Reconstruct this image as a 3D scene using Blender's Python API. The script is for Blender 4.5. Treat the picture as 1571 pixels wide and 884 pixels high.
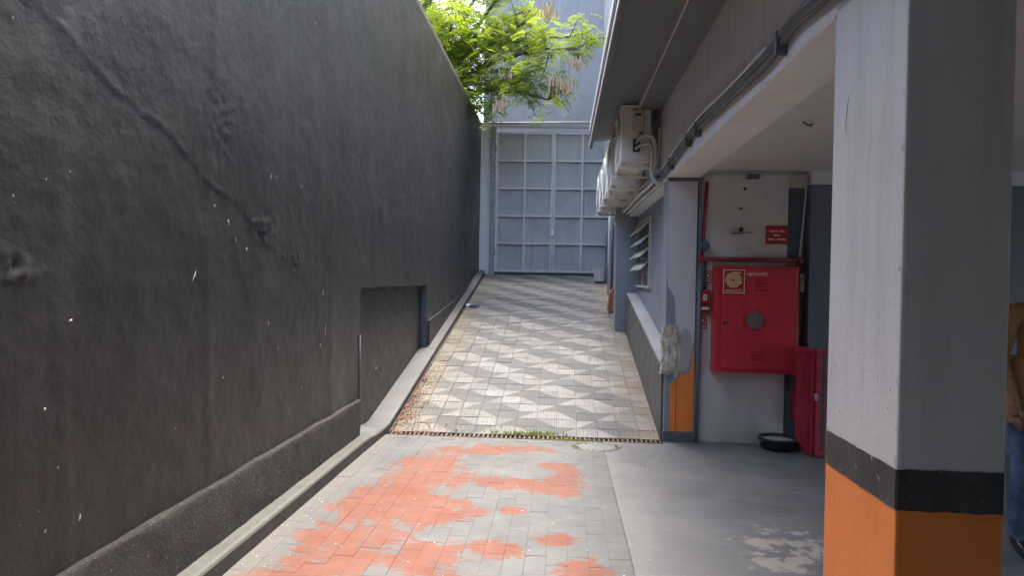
import bpy, bmesh, math, random
from mathutils import Vector, Matrix, noise as mn
R = math.radians
random.seed(7)
for o in list(bpy.data.objects): bpy.data.objects.remove(o)
S = bpy.context.scene
COL = S.collection

# ------------------------------------------------------------------ camera
cam_d = bpy.data.cameras.new('camera'); cam = bpy.data.objects.new('camera', cam_d); COL.objects.link(cam)
cam_d.sensor_width = 36; cam_d.lens = 24.06; cam_d.clip_start = 0.05; cam_d.clip_end = 500
fw = Vector((-0.0725, 0.9973, -0.0128)).normalized()
up = Vector((-0.019, 0.011, 1.0)); rt = fw.cross(up).normalized(); up = rt.cross(fw).normalized()
cam.matrix_world = Matrix(((rt.x, up.x, -fw.x, 0), (rt.y, up.y, -fw.y, 0), (rt.z, up.z, -fw.z, 1.5), (0, 0, 0, 1)))
S.camera = cam

# ------------------------------------------------------------------ sky, sun, exposure
SUN_EL, SUN_AZ = 66, 12          # azimuth from +Y towards +X
wd = bpy.data.worlds.new('World'); S.world = wd; wd.use_nodes = True
nt = wd.node_tree; bg = nt.nodes['Background']
sky = nt.nodes.new('ShaderNodeTexSky'); sky.sky_type = 'NISHITA'; sky.sun_disc = False
sky.sun_elevation = R(SUN_EL); sky.sun_rotation = R(SUN_AZ)
sky.air_density = 1.0; sky.dust_density = 6.0; sky.ozone_density = 1.0
nt.links.new(sky.outputs[0], bg.inputs[0]); bg.inputs[1].default_value = 0.15
sl = bpy.data.lights.new('sun', 'SUN'); sl.energy = 0.5; sl.angle = R(40); sl.color = (1, .96, .90)
so = bpy.data.objects.new('sun', sl); COL.objects.link(so)
d = Vector((math.sin(R(SUN_AZ)) * math.cos(R(SUN_EL)), math.cos(R(SUN_AZ)) * math.cos(R(SUN_EL)), math.sin(R(SUN_EL))))
so.rotation_euler = d.to_track_quat('Z', 'Y').to_euler(); so.location = (0, 10, 20)
S.view_settings.view_transform = 'Standard'; S.view_settings.look = 'None'
S.view_settings.gamma = 1; S.view_settings.use_curve_mapping = False
S.view_settings.exposure = 3.35
S.render.resolution_x = 1024; S.render.resolution_y = 577
try:
    S.cycles.max_bounces = 10; S.cycles.diffuse_bounces = 6
except Exception: pass

# ------------------------------------------------------------------ helpers
class MB:
    """collects shapes; build() links them as one mesh object"""
    def __init__(s): s.v = []; s.f = []; s.m = []
    def add(s, vs, fs, m=0):
        b = len(s.v); s.v += [tuple(v) for v in vs]; s.f += [tuple(b + i for i in f) for f in fs]; s.m += [m] * len(fs); return s
    def box(s, x0, x1, y0, y1, z0, z1, m=0, c=0.0):
        if c:
            bm = bmesh.new(); bmesh.ops.create_cube(bm, size=1)
            bmesh.ops.scale(bm, vec=(x1 - x0, y1 - y0, z1 - z0), verts=bm.verts)
            bmesh.ops.translate(bm, vec=((x0 + x1) / 2, (y0 + y1) / 2, (z0 + z1) / 2), verts=bm.verts)
            bmesh.ops.bevel(bm, geom=list(bm.edges), offset=c, segments=2, affect='EDGES', profile=.6)
            bm.verts.index_update(); vs = [v.co[:] for v in bm.verts]; fs = [[v.index for v in f.verts] for f in bm.faces]; bm.free()
            return s.add(vs, fs, m)
        vs = [(x, y, z) for z in (z0, z1) for y in (y0, y1) for x in (x0, x1)]
        return s.add(vs, [(0, 2, 3, 1), (4, 5, 7, 6), (0, 1, 5, 4), (2, 6, 7, 3), (0, 4, 6, 2), (1, 3, 7, 5)], m)
    def prism(s, pts, axis, a, b, m=0):
        """polygon of 2-D points extruded along an axis from a to b"""
        n = len(pts)
        def P(p, t):
            return {'x': (t, p[0], p[1]), 'y': (p[0], t, p[1]), 'z': (p[0], p[1], t)}[axis]
        vs = [P(p, a) for p in pts] + [P(p, b) for p in pts]
        fs = [tuple(range(n)), tuple(range(2 * n - 1, n - 1, -1))] + [(i, i + n, (i + 1) % n + n, (i + 1) % n) for i in range(n)]
        return s.add(vs, fs, m)
    def tube(s, path, r, n=8, m=0, cap=True):
        path = [Vector(p) for p in path]; rings = []; N = len(path)
        prev = None
        for i, p in enumerate(path):
            t = (path[min(i + 1, N - 1)] - path[max(i - 1, 0)]).normalized()
            if prev is None:
                a = Vector((0, 0, 1)) if abs(t.z) < .9 else Vector((1, 0, 0))
                u = t.cross(a).normalized()
            else:
                u = (prev - t * prev.dot(t)).normalized()
            prev = u; w = t.cross(u)
            rr = r[i] if isinstance(r, (list, tuple)) else r
            rings.append([p + (u * math.cos(2 * math.pi * k / n) + w * math.sin(2 * math.pi * k / n)) * rr for k in range(n)])
        vs = [q for g in rings for q in g]; fs = []
        for i in range(N - 1):
            for k in range(n):
                fs.append((i * n + k, i * n + (k + 1) % n, (i + 1) * n + (k + 1) % n, (i + 1) * n + k))
        if cap: fs += [tuple(range(n - 1, -1, -1)), tuple((N - 1) * n + k for k in range(n))]
        return s.add(vs, fs, m)
    def lathe(s, prof, c, n=24, m=0, axis='z'):
        vs = []; fs = []; P = len(prof)
        for k in range(n):
            a = 2 * math.pi * k / n
            for r, h in prof:
                q = (r * math.cos(a), r * math.sin(a), h)
                if axis == 'y': q = (q[0], -q[2], q[1])
                if axis == 'x': q = (-q[2], q[0], q[1])
                vs.append((c[0] + q[0], c[1] + q[1], c[2] + q[2]))
        for k in range(n):
            for i in range(P - 1):
                a, b = k * P + i, ((k + 1) % n) * P + i
                fs.append((a, b, b + 1, a + 1))
        return s.add(vs, fs, m)
    def build(s, name, mats, parent=None, smooth=False, bevel=0):
        me = bpy.data.meshes.new(name); me.from_pydata(s.v, [], s.f)
        for i, p in enumerate(me.polygons): p.material_index = s.m[i]; p.use_smooth = smooth
        bm = bmesh.new(); bm.from_mesh(me); bmesh.ops.recalc_face_normals(bm, faces=bm.faces); bm.to_mesh(me); bm.free()
        for m in (mats if isinstance(mats, (list, tuple)) else [mats]): me.materials.append(m)
        return link(name, me, parent, bevel)
def link(name, me, parent=None, bevel=0):
    o = bpy.data.objects.new(name, me); COL.objects.link(o)
    if parent: o.parent = parent; o.matrix_parent_inverse = Matrix.Translation(-parent.location) if parent.type == 'EMPTY' else Matrix()
    if bevel:
        b = o.modifiers.new('edge', 'BEVEL'); b.width = bevel; b.segments = 2; b.limit_method = 'ANGLE'
    return o
def tag(o, label=None, cat=None, group=None, kind=None):
    if label: o['label'] = label
    if cat: o['category'] = cat
    if group: o['group'] = group
    if kind: o['kind'] = kind
    return o
def empty(name, loc, label=None, cat=None, group=None):
    o = bpy.data.objects.new(name, None); COL.objects.link(o); o.location = loc; o.empty_display_size = .1
    return tag(o, label, cat, group)
def copy_tree(o, parent=None, delta=None):
    c = o.copy(); COL.objects.link(c)
    if parent: c.parent = parent
    for ch in [x for x in COL.objects if x.parent == o]: copy_tree(ch, c)
    return c

# ------------------------------------------------------------------ materials
class NT:
    def __init__(s, name):
        s.mat = bpy.data.materials.new(name); s.mat.use_nodes = True; s.t = s.mat.node_tree
        s.b = s.t.nodes['Principled BSDF']; s._pos = None
    def n(s, typ, **kw):
        nd = s.t.nodes.new('ShaderNode' + typ)
        for k, v in kw.items(): setattr(nd, k, v)
        return nd
    def l(s, a, b): s.t.links.new(a, b)
    def pos(s):
        if s._pos is None: s._pos = s.n('NewGeometry').outputs['Position']
        return s._pos
    def mapped(s, scale, src=None):
        m = s.n('Mapping'); m.inputs['Scale'].default_value = scale; s.l(src or s.pos(), m.inputs[0]); return m.outputs[0]
    def noise(s, scale, detail=5, rough=.6, vec=None, dist=0):
        nd = s.n('TexNoise'); nd.inputs['Scale'].default_value = scale; nd.inputs['Detail'].default_value = detail
        nd.inputs['Roughness'].default_value = rough; nd.inputs['Distortion'].default_value = dist
        s.l(vec or s.pos(), nd.inputs['Vector']); return nd.outputs['Fac']
    def ramp(s, fac, stops, interp='LINEAR'):
        r = s.n('ValToRGB'); r.color_ramp.interpolation = interp; e = r.color_ramp.elements
        while len(e) < len(stops): e.new(.5)
        for i, (p, c) in enumerate(stops): e[i].position = p; e[i].color = (c, c, c, 1) if isinstance(c, (int, float)) else (*c, 1)
        s.l(fac, r.inputs[0]); return r.outputs[0]
    def math(s, op, a, b=None, c=None, clamp=False):
        m = s.n('Math', operation=op); m.use_clamp = clamp
        for i, x in enumerate((a, b, c)):
            if x is None: continue
            if isinstance(x, (int, float)): m.inputs[i].default_value = x
            else: s.l(x, m.inputs[i])
        return m.outputs[0]
    def mix(s, fac, a, b, blend='MIX'):
        m = s.n('Mix', data_type='RGBA', blend_type=blend)
        for i, x in ((0, fac), (6, a), (7, b)):
            if isinstance(x, (int, float)): m.inputs[i].default_value = x
            elif isinstance(x, tuple): m.inputs[i].default_value = (*x, 1)
            else: s.l(x, m.inputs[i])
        return m.outputs[2]
    def color(s, c): 
        if isinstance(c, tuple): s.b.inputs['Base Color'].default_value = (*c, 1)
        else: s.l(c, s.b.inputs['Base Color'])
    def rough(s, r):
        if isinstance(r, (int, float)): s.b.inputs['Roughness'].default_value = r
        else: s.l(r, s.b.inputs['Roughness'])
    def bump(s, h, strength=.3, dist=.01, normal=None):
        b = s.n('Bump'); b.inputs['Strength'].default_value = strength; b.inputs['Distance'].default_value = dist
        s.l(h, b.inputs['Height'])
        if normal: s.l(normal, b.inputs['Normal'])
        s.l(b.outputs[0], s.b.inputs['Normal']); return b.outputs[0]
def painted(name, col, rough=.55, var=.18, grain=60, bump=.15, dirt=None, dirt_amt=.35, chips=0, chipcol=(.7, .7, .68), metal=0, streak=True):
    m = NT(name)
    big = m.noise(1.7, 6, .65); 
    c = m.mix(m.ramp(big, [(.3, 0.0), (.75, 1.0)]), tuple(x * (1 - var) for x in col), tuple(min(1, x * (1 + var)) for x in col))
    fine = m.noise(grain, 4, .7)
    c = m.mix(.12, c, m.ramp(fine, [(.35, .0), (.7, 1.0)]), 'SOFT_LIGHT')
    if dirt:
        st = m.noise(1.0, 6, .7, m.mapped((9, 9, .7) if streak else (5, 5, 5)), .4)
        c = m.mix(m.math('MULTIPLY', m.ramp(st, [(.5, 0.0), (.72, 1.0)]), dirt_amt), c, dirt)
    if chips:
        ch = m.ramp(m.noise(26, 3, .6), [(1 - chips - .015, 0.0), (1 - chips, 1.0)])
        c = m.mix(ch, c, chipcol)
    m.color(c); m.rough(m.ramp(m.noise(7, 4, .6), [(.2, max(.05, rough - .12)), (.8, min(1, rough + .12))]))
    if bump:
        h = m.math('ADD', m.math('MULTIPLY', fine, .35), m.noise(9, 4, .6)); m.bump(h, bump, .012)
    m.b.inputs['Metallic'].default_value = metal
    return m.mat
def plain(name, col, rough=.5, metal=0):
    m = NT(name); f = m.noise(40, 3, .6)
    m.color(m.mix(m.ramp(f, [(.3, 0.), (.7, 1.)]), tuple(x * .9 for x in col), tuple(min(1, x * 1.08) for x in col)))
    m.rough(rough); m.b.inputs['Metallic'].default_value = metal; return m.mat

M = {}
# black tar-like paint on lumpy render
m = NT('black_wall_paint')
g1 = m.noise(.9, 6, .6); st = m.noise(1.0, 6, .65, m.mapped((3.2, 3.2, .35)), .3)
c = m.mix(m.ramp(g1, [(.3, 0.), (.75, 1.)]), (.014, .014, .0145), (.025, .025, .025))
c = m.mix(m.math('MULTIPLY', m.ramp(st, [(.48, 0.), (.7, 1.)]), .25), c, (.045, .0465, .046))
c = m.mix(m.math('MULTIPLY', m.ramp(m.noise(2.6, 8, .8, None, .6), [(.5, 0.), (.62, 1.)]), .4), c, (.010, .010, .0105))
c = m.mix(m.math('MULTIPLY', m.ramp(m.noise(15, 6, .8), [(.62, 0.), (.74, 1.)]), .3), c, (.07, .07, .069))
sp = m.ramp(m.noise(34, 2, .5), [(.765, 0.), (.785, 1.)]); spz = m.ramp(m.noise(1.3, 3, .5), [(.5, 0.), (.62, 1.)])
c = m.mix(m.math('MULTIPLY', sp, spz), c, (.42, .42, .40))
m.color(c); m.rough(m.ramp(m.noise(2.5, 5, .65), [(.25, .36), (.8, .58)]))
hh = m.math('ADD', m.math('MULTIPLY', m.noise(40, 3, .5), .1), m.math('ADD', m.noise(11, 5, .65), m.math('MULTIPLY', m.noise(3.2, 4, .6), 1.6)))
m.bump(hh, .3, .015); M['blackwall'] = m.mat
m = NT('black_rough_render')
g1 = m.noise(6, 7, .75); c = m.mix(m.ramp(g1, [(.35, 0.), (.72, 1.)]), (.014, .0125, .0125), (.05, .045, .043))
sp = m.ramp(m.noise(48, 2, .5), [(.68, 0.), (.72, 1.)]); c = m.mix(sp, c, (.20, .185, .175))
m.color(c); m.rough(.72); m.bump(m.math('ADD', m.noise(70, 5, .8), m.math('MULTIPLY', m.noise(14, 5, .7), 1.4)), .8, .02); M['blackrough'] = m.mat
M['blacksmooth'] = painted('dark_patch_render', (.019, .0195, .0195), .5, .2, 40, .2, (.08, .08, .075), .4)
M['litjamb'] = painted('lit_jamb_paint', (.10, .105, .112), .5, .2, 40, .2)  # paler than the niche black: light on the far jamb put into its colour
M['kerbgrey'] = painted('grey_kerb_paint', (.10, .104, .104), .6, .15, 50, .25, (.08, .08, .075), .5, streak=False)
M['kerbgreen'] = painted('greenish_kerb_paint', (.085, .091, .077), .6, .16, 50, .25, (.1, .1, .09), .5, streak=False)
M['kerbpale'] = painted('cement_patch', (.38, .385, .38), .8, .15, 50, .3)
M['kerbdark'] = painted('dark_kerb_side', (.035, .032, .033), .6, .2, 40, .3)
M['baygrey'] = painted('bay_shade_and_pillar_paint', (.24, .27, .31), .6, .08, 70, .12, (.18, .2, .24), .35)  # blue-grey with the bay's shade in its colour; own grey on the pillar
M['bluegrey'] = painted('blue_grey_wall_paint', (.64, .655, .67), .6, .07, 70, .12, (.36, .38, .4), .4)
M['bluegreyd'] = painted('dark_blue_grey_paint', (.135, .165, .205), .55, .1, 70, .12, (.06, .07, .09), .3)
M['backwall'] = painted('tall_wall_paint', (.235, .242, .247), .7, .12, 30, .15, (.32, .34, .36), .35)
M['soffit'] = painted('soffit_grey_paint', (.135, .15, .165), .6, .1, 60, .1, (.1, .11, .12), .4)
M['whitewall'] = painted('off_white_wall_paint', (.58, .565, .535), .65, .06, 70, .14, (.38, .36, .32), .4)
M['ceiling'] = painted('garage_ceiling_paint', (.58, .565, .54), .7, .06, 50, .1, (.4, .38, .35), .3, streak=False)
M['beamunder'] = painted('lit_underside_paint', (.74, .72, .68), .7, .06, 50, .12, (.5, .48, .44), .4, streak=False)  # paler than the ceiling: the shading step between them put into the colour
M['colwhite'] = painted('column_pale_paint', (.56, .565, .56), .55, .05, 80, .16, (.40, .40, .39), .55)
M['colblack'] = painted('column_black_paint', (.03, .032, .034), .5, .3, 60, .25, (.12, .12, .12), .45, chips=.3, chipcol=(.2, .2, .2), streak=False)
M['colorange'] = painted('column_orange_paint', (.80, .235, .042), .5, .1, 80, .2, (.42, .13, .035), .5, chips=.255, chipcol=(.5, .4, .32))
M['concrete'] = painted('broken_concrete', (.52, .48, .40), .95, .5, 30, 1.0, (.06, .055, .05), .9, streak=False)
M['gate'] = painted('gate_sheet_paint', (.36, .363, .362), .5, .12, 60, .08, (.2, .19, .18), .45)
M['gatebar'] = painted('gate_bar_paint', (.50, .497, .485), .5, .1, 60, .1, (.2, .13, .1), .3, chips=.3, chipcol=(.5, .49, .47))
M['gatepost'] = painted('gate_post_flaking_paint', (.25, .27, .29), .6, .15, 60, .25, (.1, .1, .1), .5, chips=.36, chipcol=(.72, .71, .68))
M['galv'] = plain('galvanised_metal', (.5, .5, .5), .4, .6)
M['fascia'] = painted('fascia_metal', (.5, .48, .46), .5, .1, 60, .1, (.3, .28, .26), .5)
M['dark'] = plain('dark_metal', (.03, .03, .033), .5)
M['conduit'] = painted('conduit_dark_grey', (.10, .107, .115), .45, .2, 60, .05, (.2, .2, .2), .4, streak=False)
M['conduitw'] = plain('white_conduit', (.55, .55, .54), .5)
M['acwhite'] = painted('air_conditioner_casing', (.76, .735, .67), .45, .06, 60, .05, (.4, .36, .28), .45)
M['accover'] = plain('valve_cover_beige', (.56, .50, .38), .5)
M['pipewhite'] = painted('insulated_pipe', (.62, .61, .57), .7, .1, 60, .3, (.3, .28, .25), .4, streak=False)
M['red'] = painted('hydrant_red_paint', (.56, .035, .05), .35, .12, 60, .04, (.3, .01, .012), .3)
M['redpipe'] = painted('red_pipe_paint', (.25, .02, .028), .45, .15, 60, .05)
M['redgate'] = painted('red_gate_paint', (.46, .03, .06), .45, .15, 60, .08, (.2, .02, .03), .4)
M['redmesh'] = painted('red_gate_infill', (.23, .03, .05), .55, .15, 60, .08, (.14, .03, .05), .4)
M['signred'] = plain('sign_red', (.40, .02, .025), .4)
M['signwhite'] = plain('sign_white', (.75, .7, .62), .5)
M['signyellow'] = plain('sign_cream_yellow', (.75, .6, .32), .5)
M['steel'] = plain('stainless_disc', (.32, .32, .31), .3, .7)
M['rubber'] = painted('dark_rubber', (.028, .034, .045), .5, .2, 60, .1)
M['blueplastic'] = plain('blue_plastic', (.06, .085, .14), .45)
M['bucket'] = painted('bucket_white_plastic', (.52, .52, .5), .5, .08, 60, .05, (.3, .28, .25), .4)
M['terracotta'] = painted('terracotta_block', (.42, .16, .08), .8, .3, 60, .3, (.2, .1, .07), .5)
M['glassd'] = plain('dim_window_glass', (.05, .06, .065), .12)
M['louver'] = painted('louver_slat_paint', (.52, .51, .47), .55, .06, 60, .08, (.35, .33, .29), .4)
M['plastic_bag'] = plain('pale_plastic', (.6, .58, .72), .35)
M['leafdry'] = painted('dry_leaf', (.24, .10, .05), .8, .5, 30, 0, streak=False)
M['fleck'] = painted('pale_fleck', (.36, .35, .31), .8, .3, 30, 0, streak=False)
M['bark'] = painted('bark', (.13, .11, .085), .9, .3, 40, .6, (.06, .05, .04), .5)
M['pod'] = plain('dry_seed_pod', (.50, .35, .24), .7)

def leafmat(name, c1, c2, tr):
    m = NT(name); oi = m.noise(2.2, 4, .6)
    c = m.mix(m.ramp(oi, [(.35, 0.), (.65, 1.)]), c1, c2); c = m.mix(.35, c, m.ramp(m.noise(18, 2, .5), [(.3, c1), (.7, c2)]))
    m.color(c); m.rough(.5)
    t = m.n('BsdfTranslucent'); m.l(m.mix(.5, c, (c2[0] * 1.5, c2[1] * 1.5, c2[2])), t.inputs[0])
    ms = m.n('MixShader'); ms.inputs[0].default_value = tr
    m.l(m.b.outputs[0], ms.inputs[1]); m.l(t.outputs[0], ms.inputs[2]); m.l(ms.outputs[0], m.t.nodes['Material Output'].inputs[0]); return m.mat
M['leaf'] = leafmat('light_green_leaf', (.085, .145, .018), (.24, .31, .028), .55)
M['leafd'] = leafmat('deep_green_leaf', (.03, .075, .03), (.07, .13, .04), .4)
M['weed'] = leafmat('weed_green', (.10, .15, .03), (.26, .30, .09), .3)

# grey paint worn off terracotta pavers; worn areas have their own shapes
def floor_paint(name, tiles):
    m = NT(name); sx = m.n('SeparateXYZ'); m.l(m.pos(), sx.inputs[0]); X, Y = sx.outputs[0], sx.outputs[1]
    big = m.noise(1.3, 6, .65); c = m.mix(m.ramp(big, [(.3, 0.), (.7, 1.)]), (.072, .076, .078) if tiles else (.112, .116, .117), (.102, .107, .109) if tiles else (.156, .160, .160))
    c = m.mix(m.math('MULTIPLY', m.ramp(m.noise(5, 6, .75), [(.48, 0.), (.75, 1.)]), .4), c, (.16, .165, .165))
    c = m.mix(m.ramp(m.noise(95, 2, .5), [(.72, 0.), (.76, 1.)]), c, (.28, .28, .27))
    fine = m.noise(70, 4, .7)
    if tiles:
        # worn patches (x, y, rx, ry): places where wheels scuffed the coat
        P = [(-.99, 5.25, .34, .62), (-1.12, 4.45, .36, .5), (-1.15, 3.72, .3, .38), (-.82, 4.35, .3, .34), (-.72, 3.62, .26, .22), (-.75, 5.9, .3, .16), (-.38, 6.02, .38, .12),
             (-.38, 5.0, .26, .17), (-.08, 4.95, .2, .18), (.06, 5.15, .13, .42), (-.02, 5.5, .13, .12), (-.35, 3.75, .2, .14), (-.04, 3.95, .16, .1), (.14, 3.55, .16, .14), (-.28, 4.4, .1, .08), (-1.25, 3.2, .35, .4), (-.5, 3.2, .3, .2), (.1, 2.6, .4, .4)]
        acc = None
        for (px, py, rx, ry) in P:
            a = m.math('POWER', m.math('DIVIDE', m.math('SUBTRACT', X, px), rx), 2)
            b = m.math('POWER', m.math('DIVIDE', m.math('SUBTRACT', Y, py), ry), 2)
            v = m.math('SUBTRACT', 1.0, m.math('ADD', a, b))
            acc = v if acc is None else m.math('MAXIMUM', acc, v)
        acc = m.math('MAXIMUM', acc, -1.6)
        oi = m.n('ObjectInfo').outputs['Random']
        nz = m.math('ADD', m.math('ADD', m.math('MULTIPLY', m.math('SUBTRACT', m.noise(4.5, 6, .6), .5), 4.0), m.math('MULTIPLY', m.math('SUBTRACT', m.noise(21, 5, .7, m.mapped((.55, 1.5, 1))), .5), 3.6)), m.math('MULTIPLY', m.math('SUBTRACT', oi, .5), .55))
        v = m.math('ADD', m.math('ADD', acc, .42), nz)
        mask = m.ramp(v, [(.485, 0.), (.53, 1.)])
        terra = m.mix(m.ramp(m.noise(9, 5, .7), [(.3, 0.), (.7, 1.)]), (.115, .031, .014), (.165, .050, .026))
        terra = m.mix(m.math('MULTIPLY', m.ramp(m.noise(3.4, 7, .75), [(.46, 0.), (.68, 1.)]), .65), terra, (.105, .066, .053))
        c = m.mix(mask, c, terra)
        # dusty margin by the kerb
        mg = m.math('ADD', m.math('MULTIPLY', m.math('SUBTRACT', -1.42, X), 5.0), m.math('MULTIPLY', m.math('SUBTRACT', m.noise(8, 5, .7), .5), 1.4), clamp=True)
        c = m.mix(m.math('MULTIPLY', mg, .7), c, (.13, .125, .11))
    else:
        # bare cement by the column
        a = m.math('POWER', m.math('DIVIDE', m.math('SUBTRACT', X, 1.28), .42), 2); b = m.math('POWER', m.math('DIVIDE', m.math('SUBTRACT', Y, 3.95), .5), 2)
        v = m.math('ADD', m.math('MAXIMUM', m.math('SUBTRACT', .75, m.math('ADD', a, b)), -1.0), m.math('MULTIPLY', m.math('SUBTRACT', m.noise(5, 7, .75), .5), 4.2))
        c = m.mix(m.math('MULTIPLY', m.ramp(v, [(.5, 0.), (.68, 1.)]), .8), c, (.36, .335, .28))
        c = m.mix(m.math('MULTIPLY', m.ramp(m.noise(2.1, 6, .7), [(.5, 0.), (.7, 1.)]), .35), c, (.27, .265, .245))
        c = m.mix(m.math('MULTIPLY', m.ramp(m.noise(1.0, 7, .72, m.mapped((1.1, 3.8, 1)), .8), [(.52, 0.), (.7, 1.)]), .4), c, (.085, .085, .085))
        c = m.mix(m.ramp(m.noise(16, 6, .75), [(.66, 0.), (.70, 1.)]), c, (.30, .29, .26))
    m.color(c); m.rough(m.ramp(m.noise(2.4, 5, .6), [(.3, .58 if tiles else .45), (.75, .85 if tiles else .7)]))
    m.bump(m.math('ADD', m.math('MULTIPLY', fine, .4), m.noise(12, 4, .6)), .16, .01)
    return m.mat
M['paver'] = floor_paint('painted_paver', True)
M['floor'] = floor_paint('painted_cement_floor', False)
M['joint'] = painted('paver_joint', (.068, .068, .066), .9, .3, 60, .2, streak=False)

def ramp_tile_mat(name, col, var):
    m = NT(name)
    tc = m.n('TexCoord').outputs['Object']; sx = m.n('SeparateXYZ'); m.l(tc, sx.inputs[0])
    oi = m.n('ObjectInfo').outputs['Random']
    c = m.mix(oi, tuple(x * (1 - var) for x in col), tuple(x * (1 + var) for x in col))
    c = m.mix(m.math('MULTIPLY', m.ramp(m.noise(7, 6, .75), [(.42, 0.), (.70, 1.)]), .55), c, (.10, .098, .08))
    # earth stain along the right margin, moss on the left
    sp = m.n('SeparateXYZ'); m.l(m.pos(), sx.inputs[0]) if False else None
    m.l(m.pos(), sp.inputs[0])
    e = m.math('ADD', m.math('MULTIPLY', m.math('SUBTRACT', sp.outputs[0], .52), 3.2), m.math('MULTIPLY', m.math('SUBTRACT', m.noise(3, 6, .7), .5), 2.2), clamp=True)
    c = m.mix(m.math('MULTIPLY', e, .55), c, (.28, .225, .16))
    e2 = m.math('ADD', m.math('MULTIPLY', m.math('SUBTRACT', -1.25, sp.outputs[0]), 3.0), m.math('MULTIPLY', m.math('SUBTRACT', m.noise(3, 6, .7), .45), 2.6), clamp=True)
    c = m.mix(m.math('MULTIPLY', e2, .5), c, (.20, .18, .11))
    # ribbed relief: five ribs to a tile with dirt in the grooves
    wv = m.math('ABSOLUTE', m.math('SUBTRACT', m.math('FRACT', m.math('MULTIPLY', m.math('ADD', sx.outputs[0], 5.0), 25.0)), .5))
    gr = m.ramp(wv, [(.40, 0.), (.49, 1.)])
    c = m.mix(m.math('MULTIPLY', gr, .42), c, (.10, .10, .095))
    m.color(c); m.rough(.88)
    m.bump(m.math('ADD', m.math('MULTIPLY', gr, -1.0), m.math('MULTIPLY', m.noise(60, 3, .6), .3)), .5, .004)
    return m.mat
M['tilew'] = ramp_tile_mat('pale_ribbed_tile', (.20, .202, .196), .18)
M['tiled'] = ramp_tile_mat('grey_ribbed_tile', (.098, .103, .107), .12)

# ------------------------------------------------------------------ ground
tag(MB().box(-60, 60, -40, 90, -.6, -.24).build('ground', M['joint']), kind='structure')
XR, XL = .975, -1.66
# paved floor: bedding with single pavers on it
PX0, PX1, PW, PL = -1.655, .40, .114, .235
yard = tag(MB().box(-1.78, PX1, -9, 6.40, -.24, -.0022).build('yard_floor', M['joint']), kind='structure')
cols = 18; pw = (PX1 - PX0) / cols
def paver_mesh(w, l):
    mb = MB(); g = .0006; t = .0014
    a, b = w / 2 - g, l / 2 - g
    vs = [(-a, -b, -.02), (a, -b, -.02), (a, b, -.02), (-a, b, -.02), (-a, -b, -t * .6), (a, -b, -t * .6), (a, b, -t * .6), (-a, b, -t * .6)]
    a2, b2 = a - t, b - t
    vs += [(-a2, -b2, 0), (a2, -b2, 0), (a2, b2, 0), (-a2, b2, 0)]
    fs = [(8, 9, 10, 11)] + [(i, (i + 1) % 4, (i + 1) % 4 + 4, i + 4) for i in range(4)] + [(i + 4, (i + 1) % 4 + 4, (i + 1) % 4 + 8, i + 8) for i in range(4)]
    me = bpy.data.meshes.new('paver'); me.from_pydata(vs, [], fs); me.materials.append(M['paver']); return me
pm = paver_mesh(pw, PL); rest = MB()
for c in range(cols):
    y = 6.40 - PL / 2 - (0 if c % 2 else 0); k = 0
    off = 0 if c % 2 == 0 else PL / 2
    x = PX0 + (c + .5) * pw
    if off:
        h = MB(); 
        h.add([(x - pw / 2 + .002, 6.40 - off + .002, -.02), (x + pw / 2 - .002, 6.40 - off + .002, -.02), (x + pw / 2 - .002, 6.398, -.02), (x - pw / 2 + .002, 6.398, -.02),
               (x - pw / 2 + .002, 6.40 - off + .002, 0), (x + pw / 2 - .002, 6.40 - off + .002, 0), (x + pw / 2 - .002, 6.398, 0), (x - pw / 2 + .002, 6.398, 0)],
              [(4, 5, 6, 7), (0, 1, 5, 4), (1, 2, 6, 5), (2, 3, 7, 6), (3, 0, 4, 7)]); h.build('paver', M['paver'], yard)
    y = 6.40 - off - PL / 2
    while y > -2.5:
        dz = random.uniform(-.0011, .0009)
        if y > 3.05:
            o = link('paver', pm, yard); o.location = (x, y, dz); o.rotation_euler = (random.uniform(-.004, .004), random.uniform(-.006, .006), random.uniform(-.002, .002))
        else:
            rest.add([(v.co.x + x, v.co.y + y, v.co.z + dz) for v in pm.vertices], [tuple(p.vertices) for p in pm.polygons])
        y -= PL
tag(rest.build('pavers_behind', M['paver'], yard), kind='stuff')
# smooth cement floor of yard edge and garage
tag(MB().prism([(PX1 + .002, -9), (9, -9), (9, 6.62), (.97, 6.62), (.97, 6.40), (PX1 + .002, 6.40)], 'z', -.24, 0).build('cement_floor', M['floor']), kind='structure')

# drain channel at the ramp foot
dr = empty('drain_grate', (-.3, 6.47, 0), 'narrow rusty slotted drain grate across the foot of the tiled ramp', 'drain')
MB().box(-1.66, .97, 6.40, 6.545, -.23, -.10).box(-1.66, .97, 6.40, 6.405, -.1, -.004).box(-1.66, .97, 6.54, 6.548, -.1, -.004).build('channel', M['dark'], dr)
M['rust'] = painted('rusty_steel', (.13, .09, .065), .8, .4, 60, .3, (.3, .27, .22), .6, streak=False)
MB().box(-1.63, .96, 6.406, 6.418, -.03, .004).box(-1.63, .96, 6.528, 6.540, -.03, .006).build('grate_frame', M['rust'], dr)
g = MB(); x = -1.61
while x < .95:
    w = random.uniform(.013, .02); g.box(x, x + w, 6.418, 6.528, -.022, .002 + random.uniform(-.004, .003)); x += .044
g.build('grate_bars', M['rust'], dr)

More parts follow.
